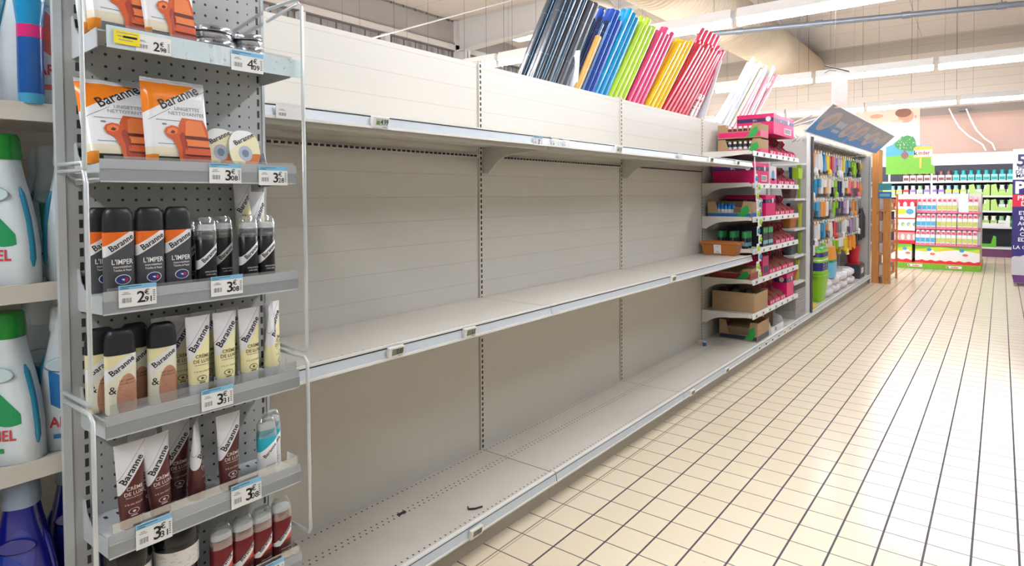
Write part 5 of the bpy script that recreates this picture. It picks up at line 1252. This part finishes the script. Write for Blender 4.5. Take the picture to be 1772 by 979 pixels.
# ------------------------------------------------------------------ pine rack at the gondola end
m_pine = mat('pine_wood', c(206, 140, 72), [(lambda P: (P.noise(5, 4, (14, 14, 1)) - .42).sat() * 2.2, c(176, 106, 46)), (lambda P: (P.noise(7, 1, (3, 3, 1.2)) > .72) * .6, c(120, 64, 28))], rough=.55)
t = empty('pine_rack', (0, 8.24, 0), 'upright pine wood pallet rack standing at the gondola end', 'rack')
for x0, x1, z1 in ((-.055, .040, 1.99), (.095, .185, 1.30)):
    b = MB(); b.box(x0, x1, .0, .022, 0.0, z1); b.build('front_plank', m_pine, t, bevel=.003)
b = MB(); b.box(-.055, -.035, .03, .85, 0, 1.99); b.build('side_plank', m_pine, t)
b = MB(); b.box(.165, .185, .03, .12, 0, 1.30); b.build('side_plank', m_pine, t)
b = MB(); b.box(.165, .185, .75, .84, 0, 1.30); b.build('side_plank', m_pine, t)
for z in (.10, .42, .74, 1.06): 
    b = MB(); b.box(-.033, .163, .024, .84, z, z + .018); b.build('shelf_board', m_pine, t)
    for k in range(3):
        b = MB(); b.box(.04, .155, 8.30 + k * .26, 8.30 + k * .26 + .17, z + .019, z + .17, 0); b.box(.155, .1565, 8.31 + k * .26, 8.45 + k * .26, z + .05, z + .11, 1)
        tag(b.build('rack_pack', [plain(*[(226, 220, 210), (60, 150, 160), (230, 120, 90)][k], .5), plain(*[(200, 60, 50), (240, 240, 240), (250, 220, 120)][(k + 1) % 3], .5)]),
            '%s pack in the pine rack, shelf %s from the floor' % (['pale', 'teal', 'coral'][k], ['lowest', 'second', 'third', 'highest'][[.10, .42, .74, 1.06].index(z)]), 'pack', 'packs in the pine rack')
b = MB(); b.box(.03, .20, -.012, -.004, 1.24, 1.34, 0); b.box(.05, .18, -.0135, -.012, 1.27, 1.31, 1)
b.build('blue_sign', [plain(40, 120, 170, .4), plain(120, 180, 214, .4)], t)
b = MB(); b.box(.03, .20, -.010, -.004, 1.36, 1.46); b.build('teal_sign', plain(60, 150, 160, .4), t)

# ------------------------------------------------------------------ chocolate promotion display
KY = 10.65; KX0, KX1 = -.11, 1.215
m_turf = mat('green_plinth_print', c(120, 176, 40), [(lambda P: (P.noise(14, 3, (6, 6, 1)) - .45).sat() * 1.6, c(80, 140, 24)), (lambda P: (P.z > .092), c(236, 150, 60))], rough=.5)
b = MB(); b.box(KX0, KX1, KY, KY + 1.6, 0, .10, 0)
for xc in (.27, .84):
    f = Nf(KY - .002); b.poly([(xc - .11, .03), (xc + .11, .03), (xc + .11, .075), (xc - .11, .075)], 1, f)
    b.text('k', .055, xc - .085, .052, 3, Nf(KY - .003), bold=.03); b.text('inder', .050, xc + .015, .052, 2, Nf(KY - .003), bold=.03)
tag(b.build('display_plinth', [m_turf, m_whitec, plain(220, 50, 50, .4), m_ink]), 'grass green printed plinth under the pink snack display', 'plinth')
m_wave = mat('printed_base_carton', c(240, 238, 234), [
    (lambda P: (P.z > .205 + 0) * 0.0 + ((P.z + (P.x * 7.5).sin() * .022) > .215), c(206, 214, 60)),
    (lambda P: ((P.z + (P.x * 9 + 1.3).sin() * .02) > .262), c(120, 190, 60)),
    (lambda P: ((P.z + (P.x * 46).sin() * .009) < .048), c(220, 40, 56)),
    (lambda P: ell((P.x / .47).mod(1.0) * .47, P.z, .235, .20, .05, .032), c(226, 240, 246)),
    (lambda P: ell((P.x / .47).mod(1.0) * .47, P.z, .26, .16, .04, .022), c(232, 120, 80)),
    (lambda P: ell((P.x / .47).mod(1.0) * .47, P.z, .21, .235, .035, .028), c(60, 150, 200))], rough=.4)
for x0, x1, n in ((KX0 + .005, .215, 'short'), (.265, KX1 - .02, 'long')):
    b = MB(); b.box(0, x1 - x0, 0, .55, 0, .315)
    tag(b.build('printed_base_carton', m_wave, None, (x0, KY + .03, .102)), '%s white, green and red printed base carton of the snack display' % n, 'carton')
b = MB(); b.box(KX0 + .02, KX1 - .02, KY + .60, KY + 1.5, .102, 1.30)
tag(b.build('display_core', plain(236, 226, 224, .5)), 'pale core box behind the snack packs of the display', 'box')
# stacked cartons on the left of the display
m_c1 = plain(220, 40, 60, .4)
for k, (z0, h_, lays, l) in enumerate([(.42, .22, [(lambda P: rng(P.z, .06, .20), c(250, 150, 150)), (lambda P: ell((P.x / .09).mod(1.0) * .09, P.z, .045, .12, .028, .05), c(250, 236, 230))], 'red carton with pink ovals, lowest of the stack'),
                                      (.645, .21, [(lambda P: P.z > .01, c(242, 240, 238)), (lambda P: ell((P.x / .09).mod(1.0) * .09, P.z, .045, .12, .028, .035), c(90, 170, 200)), (lambda P: ell((P.x / .09).mod(1.0) * .09, P.z, .055, .11, .018, .02), c(220, 214, 60))], 'white carton with blue and yellow spots, second of the stack'),
                                      (.86, .22, [(lambda P: P.z > .02, c(244, 244, 240)), (lambda P: ell(P.x, P.z, .10, .13, .10, .05), c(206, 214, 60)), (lambda P: ell(P.x, P.z, .24, .13, .06, .05), c(90, 160, 200))], 'white carton with yellow swoosh, third of the stack'),
                                      (1.085, .12, [(lambda P: ell((P.x / .11).mod(1.0) * .11, P.z, .055, .03, .03, .05), c(246, 240, 236))], 'open red tray, topmost of the stack')]):
    b = MB(); b.box(0, .32, 0, .45, 0, h_)
    tag(b.build('stacked_carton', mat('stack_carton_%d' % k, c(220, 40, 60), lays, rough=.4), None, (-.07, KY + .10, z0)), l + ' beside the snack packs', 'carton', 'cartons stacked left of the snack packs')
# snack packs in three tiers
def snack(top, mid, loc, lab, grp):
    t = empty('snack_pack', loc, lab, 'snack pack', grp)
    b = MB(); b.box(-.034, .034, 0, .10, 0, .175, 0); b.box(-.030, .030, -.0015, 0, .045, .12, 1); b.box(-.030, .030, -.0015, 0, .005, .03, 2); b.build('box', [m_whitec, mid, plain(238, 110, 130, .4)], t)
    b = MB(); b.loft([(.176, 0, .05, .034, .045, 3), (.235, 0, .05, .03, .03, 3), (.25, 0, .05, .02, .02, 3)], 16, 0); b.box(-.02, .02, .003, .012, .185, .225, 1); b.build('top_flap', [plain(246, 214, 218, .4), top], t)
    return reg(t)
m_sred = plain(226, 70, 90, .4)
sn_b = snack(m_sred, plain(70, 170, 214, .4), (.30, KY + .02, .42), 'x', 'blue labelled snack packs'); sn_y = snack(m_sred, plain(196, 204, 90, .4), (.70, KY + .02, .42), 'x', 'yellow labelled snack packs')
fb = fy = True
for ti, (z, yo, tn) in enumerate(((.42, .02, 'lowest'), (.70, .12, 'middle'), (.98, .22, 'upper'))):
    for k in range(12):
        x = .305 + k * .0725 + (.012 if k > 3 else 0) + (.012 if k > 7 else 0)
        if ti == 2 and k in (8, 9): continue
        blue = k < 4; lab = 'pink and white snack pack with %s label, %s tier, %s from the carton stack' % ('blue' if blue else 'yellow green', tn, ORD[k])
        loc = (x, KY + yo, z + .002)
        src = sn_b if blue else sn_y
        if blue and fb: src.location = loc; src['label'] = lab; fb = False
        elif (not blue) and fy: src.location = loc; src['label'] = lab; fy = False
        else: dup(src, loc, lab)
    b = MB(); b.box(.262, KX1 - .02, KY + yo - .01, KY + .59, z - .018, z)
    if ti: b.box(.262, KX1 - .02, KY + yo + .105, KY + .59, z - .275, z - .018, 1)
    tag(b.build('display_tier', [plain(226, 90, 130, .4), m_whitec]), 'pink edged tier board of the snack display, %s one' % tn, 'shelf', 'tier boards of the snack display')
b = MB(); b.box(.885, 1.02, KY + .22, KY + .50, .982, 1.30); tag(b.build('pale_card', plain(226, 236, 244, .4)), 'pale blue blank card in the upper tier of the snack display', 'card')
# printed hill board
HY = 10.95
t = empty('printed_hill_board', (0, HY, 0), 'cut-out board with green hill, tree and yellow sign above the snack display', 'display board')
b = MB(); hill = [(-.24, 1.66), (.52, 1.66), (.52, 1.80), (.47, 1.82), (.46, 2.16), (.25, 2.17), (.235, 2.20), (.225, 2.26), (.19, 2.33), (.10, 2.36), (.0, 2.34), (-.05, 2.28), (-.14, 2.20), (-.24, 2.16)]
b.prism([(p[0], p[1]) for p in hill], 0.0, .012, 'y'); b.build('cut_out', mat('hill_print', c(110, 180, 40), [
    (lambda P: ((P.z - P.x * .12 + (P.x * 9).sin() * .01) > 2.0), c(70, 160, 214)),
    (lambda P: (P.noise(9, 3) - .5).sat() * 1.2, c(80, 150, 30)),
    (lambda P: (rng(P.x, .04, .085) * rng(P.z, 1.93, 2.14)).max(ell(P.x, P.z, .06, 2.0, .06, .06)), c(120, 88, 70)),
    (lambda P: (ell(P.x, P.z, .06, 2.23, .17, .14).max(ell(P.x, P.z, .15, 2.14, .09, .07))), c(40, 130, 50)),
    (lambda P: (ell(P.x, P.z, .06, 2.23, .16, .13) * (P.noise(34, 1) > .64)), c(190, 226, 170))], rough=.45), t)
b = MB(); f = Nf(-.006)
b.prism([(.20, 1.95), (.48, 1.95), (.49, 2.13), (.42, 2.155), (.24, 2.15), (.20, 2.12)], -.012, -.001, 'y', 0); b.box(.29, .325, -.008, -.001, 1.76, 1.95, 3)
f = Nf(-.0135); b.poly([(.205, 1.965), (.475, 1.965), (.478, 2.09), (.207, 2.08)], 1, f)
b.text('k', .115, .235, 2.03, 2, Nf(-.015), bold=.03); b.text('inder', .10, .362, 2.03, 4, Nf(-.015), bold=.03, width=.18)
b.build('yellow_sign', [plain(240, 180, 40, .4), plain(246, 240, 226, .4), m_ink, plain(230, 190, 80, .4), plain(220, 40, 50, .4)], t)
b = MB(); b.box(-.20, .0, .0, .02, .0, 1.3) if False else b.box(-.20, -.17, .013, .03, .103, 1.70); b.box(.46, .49, .013, .03, 1.305, 1.7); b.build('board_post', m_whitec, t)

# ------------------------------------------------------------------ wall shelving at the back
FY = 13.72; FX0, FX1 = -1.2, 1.69
t = empty('wall_shelving', (0, 0, 0), 'long white and dark wall shelving behind the snack display', 'shelving')
b = MB(); b.box(FX0, FX1, FY + .36, FY + .40, 0, 2.17); b.build('dark_back', plain(48, 50, 60, .6), t)
b = MB(); b.box(FX0, FX1, FY + .34, FY + .36, 1.92, 2.17); b.build('fascia', plain(238, 232, 218, .5), t)
b = MB(); b.box(FX0, FX1, FY + .02, FY + .36, .0, .17); b.build('plinth', plain(110, 60, 96, .5), t)
for z in (1.57, 1.26, .95, .62, .20):
    b = MB(); b.box(FX0, FX1, FY, FY + .355, z - .035, z); b.build('shelf_board', m_rail2, t)
b = MB(); b.box(FX1, FX1 + .02, FY, FY + .40, 0, 2.17); b.build('side_panel', m_whitec, t)
kinds = {'teal': ((150, 210, 200), (20, 150, 150)), 'rose': ((236, 210, 200), (120, 70, 70)), 'purple': ((150, 120, 180), (230, 220, 240)), 'yellow': ((240, 216, 90), (150, 190, 220)), 'green': ((170, 210, 110), (236, 240, 220)), 'red': ((210, 50, 60), (240, 226, 220)), 'white': ((240, 236, 232), (150, 190, 150)), 'brown': ((140, 60, 56), (240, 236, 232)), 'lime': ((120, 190, 60), (60, 150, 70))}
wp = {}
def wpack(kind, x, z, lab, h_=.20):
    if kind not in wp:
        a, bq = kinds[kind]
        t = empty('shelf_pack', (x, FY + .03, z), lab, 'pack', '%s packs on the wall shelving' % kind)
        b = MB(); b.box(-.055, .055, 0, .20, 0, .13, 0); b.box(-.045, .045, -.002, 0, .02, .08, 1); b.build('box', [plain(*a, .4), plain(*bq, .4)], t)
        b = MB(); b.loft([(.131, 0, .08, .045, .06, 3), (.20, 0, .08, .035, .05, 3), (.22, 0, .08, .05, .05, 3)], 14); b.build('lid', plain(*bq, .35), t)
        wp[kind] = reg(t)
    else: dup(wp[kind], (x, FY + .03, z), lab)
lay = {1.57: ['rose'] * 7 + ['teal'] * 8, 1.26: ['yellow'] * 5 + ['red', 'purple', 'white', 'purple', 'purple', 'purple', 'yellow', 'yellow', 'green', 'white', 'white', 'green', 'green', 'green', 'white'], .95: ['red', 'white', 'red', 'white', 'red', 'purple', 'purple', 'red', 'red', 'red', 'yellow', 'green', 'white', 'white', 'green', 'green', 'white', 'white'],
       .62: ['red'] * 5 + ['yellow', 'white', 'white', 'red', 'white', 'white', 'green', 'green', 'white', 'lime'], .20: []}
lay2 = {.62: 1}
for z, ks in lay.items():
    for k, kd in enumerate(ks):
        x = 1.614 - (len(ks) - 1 - k) * .131
        wpack(kd, x, z + .001, '%s pack on the wall shelving, shelf at %s height, %s from the left' % (kd, {1.57: 'top', 1.26: 'second', .95: 'third', .62: 'fourth'}[z], ORD[k]))
m_gc = plain(176, 212, 116, .45); m_gc2 = plain(100, 180, 50, .45)
for k, (x0, x1, z, m) in enumerate(((.93, 1.28, 1.261, m_gc), (1.30, 1.66, 1.261, m_gc), (.93, 1.28, .951, m_gc), (1.30, 1.66, .951, m_gc), (1.05, 1.62, .621, m_whitec), (.98, 1.40, .201, m_gc2))):
    w_ = x1 - x0
    b = MB(); b.prism([(0, 0), (w_, 0), (w_, .22), (w_ - .05, .24), (w_ - .09, .07), (.12, .07), (.08, .24), (0, .22)], 0, .006, 'y'); b.box(0, w_, .006, .025, 0, .04)
    o = b.build('green_front_carton', m, None, (x0, FY + .002, z)); tag(o, '%s low fronted carton on the wall shelving, %s' % ('white' if m is m_whitec else 'green', ['second shelf left', 'second shelf right', 'third shelf left', 'third shelf right', 'fourth shelf', 'lowest shelf'][k]), 'carton')

# ------------------------------------------------------------------ poster, cladding details, hoses, banner
m_post = mat('boy_poster_print', c(206, 190, 168), [
    (lambda P: ell(P.x, P.z, 1.14, .28, .26, .42).max(ell(P.x, P.z, 1.30, .10, .3, .3)), c(232, 234, 236)),
    (lambda P: ell(P.x, P.z, 1.24, .30, .02, .22).max(ell(P.x, P.z, 1.05, .34, .02, .2)) * .5, c(190, 192, 200)),
    (lambda P: ell(P.x, P.z, 1.09, .76, .155, .155), c(206, 146, 122)),
    (lambda P: ell(P.x, P.z, 1.04, .84, .16, .10), c(134, 88, 68)),
    (lambda P: ell(P.x, P.z, .92, .66, .12, .035), c(232, 176, 152)),
    (lambda P: ell(P.x, P.z, .50, .80, .14, .05), c(230, 150, 120)),
    (lambda P: ell(P.x, P.z, 1.28, .74, .02, .04), c(222, 150, 130))], rough=.6)
b = MB(); b.box(0, 1.365, -.012, 0, 0, .93)
tag(b.build('wall_poster', m_post, None, (-1.37, YW - .002, 2.29)), 'large wall poster of a person in a white shirt bending down', 'poster')
for pts, l in (([(.545, 3.13), (.64, 2.90), (.735, 2.71), (.90, 2.52), (1.141, 2.33), (1.2, 2.20)], 'left'), ([(.852, 3.10), (.93, 2.87), (1.038, 2.63), (1.17, 2.46), (1.307, 2.34), (1.36, 2.2)], 'right')):
    b = MB(); b.tube([(x, 13.95, z) for x, z in pts], .016, 10)
    tag(b.build('white_hose', m_whitec), 'white hose curving down the beige wall, %s one of the two' % l, 'hose', 'white hoses on the wall')
b = MB(); b.box(.72, .86, 13.96, 14.1, 3.06, 3.13); tag(b.build('wall_device', plain(110, 104, 104, .5), bevel=.01), 'small grey device under the lamp row between the hoses', 'device')

t = empty('promotion_banner', (1.598, 9.06, 0), 'white, navy and red upright promotion banner at the right edge', 'banner')
m_ban = mat('banner_print', c(226, 226, 230), [(lambda P: (P.z < 1.50), c(46, 36, 110)), (lambda P: rng(P.z, 1.12, 1.29), c(214, 24, 60))], rough=.45)
b = MB(); b.box(0, .75, 0, .02, .42, 1.93); b.build('board', m_ban, t)
b = MB(); f = Nf(-.001)
b.text('5', .23, .095, 1.76, 0, f, bold=.03); b.text('PR', .07, .10, 1.66, 0, f, bold=.02); b.text('DE', .07, .075, 1.605, 0, f, bold=.02); b.text('MA', .07, .09, 1.55, 0, f, bold=.02)
b.text('P', .23, .09, 1.38, 1, f, bold=.04); b.text('PR', .09, .11, 1.24, 1, f, bold=.02); b.text('D', .09, .13, 1.16, 1, f, bold=.02)
for k, s_ in enumerate(('ET', 'R', 'AC', 'A', 'C', 'ED')): b.text(s_, .075, .115, 1.03 - k * .075, 1, f, bold=.02)
b.text('LA C', .07, .09, .545, 1, f, bold=.02)
b.build('lettering', [m_navyb, m_whitec], t)
b = MB(); b.prism([(.0, .16), (.75, .16), (.75, .46), (.18, .46), (.01, .38)], -.05, .30, 'y'); b.build('grey_foot', plain(206, 204, 210, .4), t)
b = MB(); b.prism([(.03, .05), (.75, .05), (.75, .16), (.005, .16)], -.04, .28, 'y'); b.build('purple_base', plain(110, 60, 130, .5), t)
b = MB(); b.tube([(.03, -.04, .045), (.03, -.04, .005), (.70, -.04, .005), (.70, -.04, .045)], .006, 8); b.tube([(.03, .26, .045), (.03, .26, .005), (.70, .26, .005), (.70, .26, .045)], .006, 8); b.build('wire_foot', m_chrome, t)
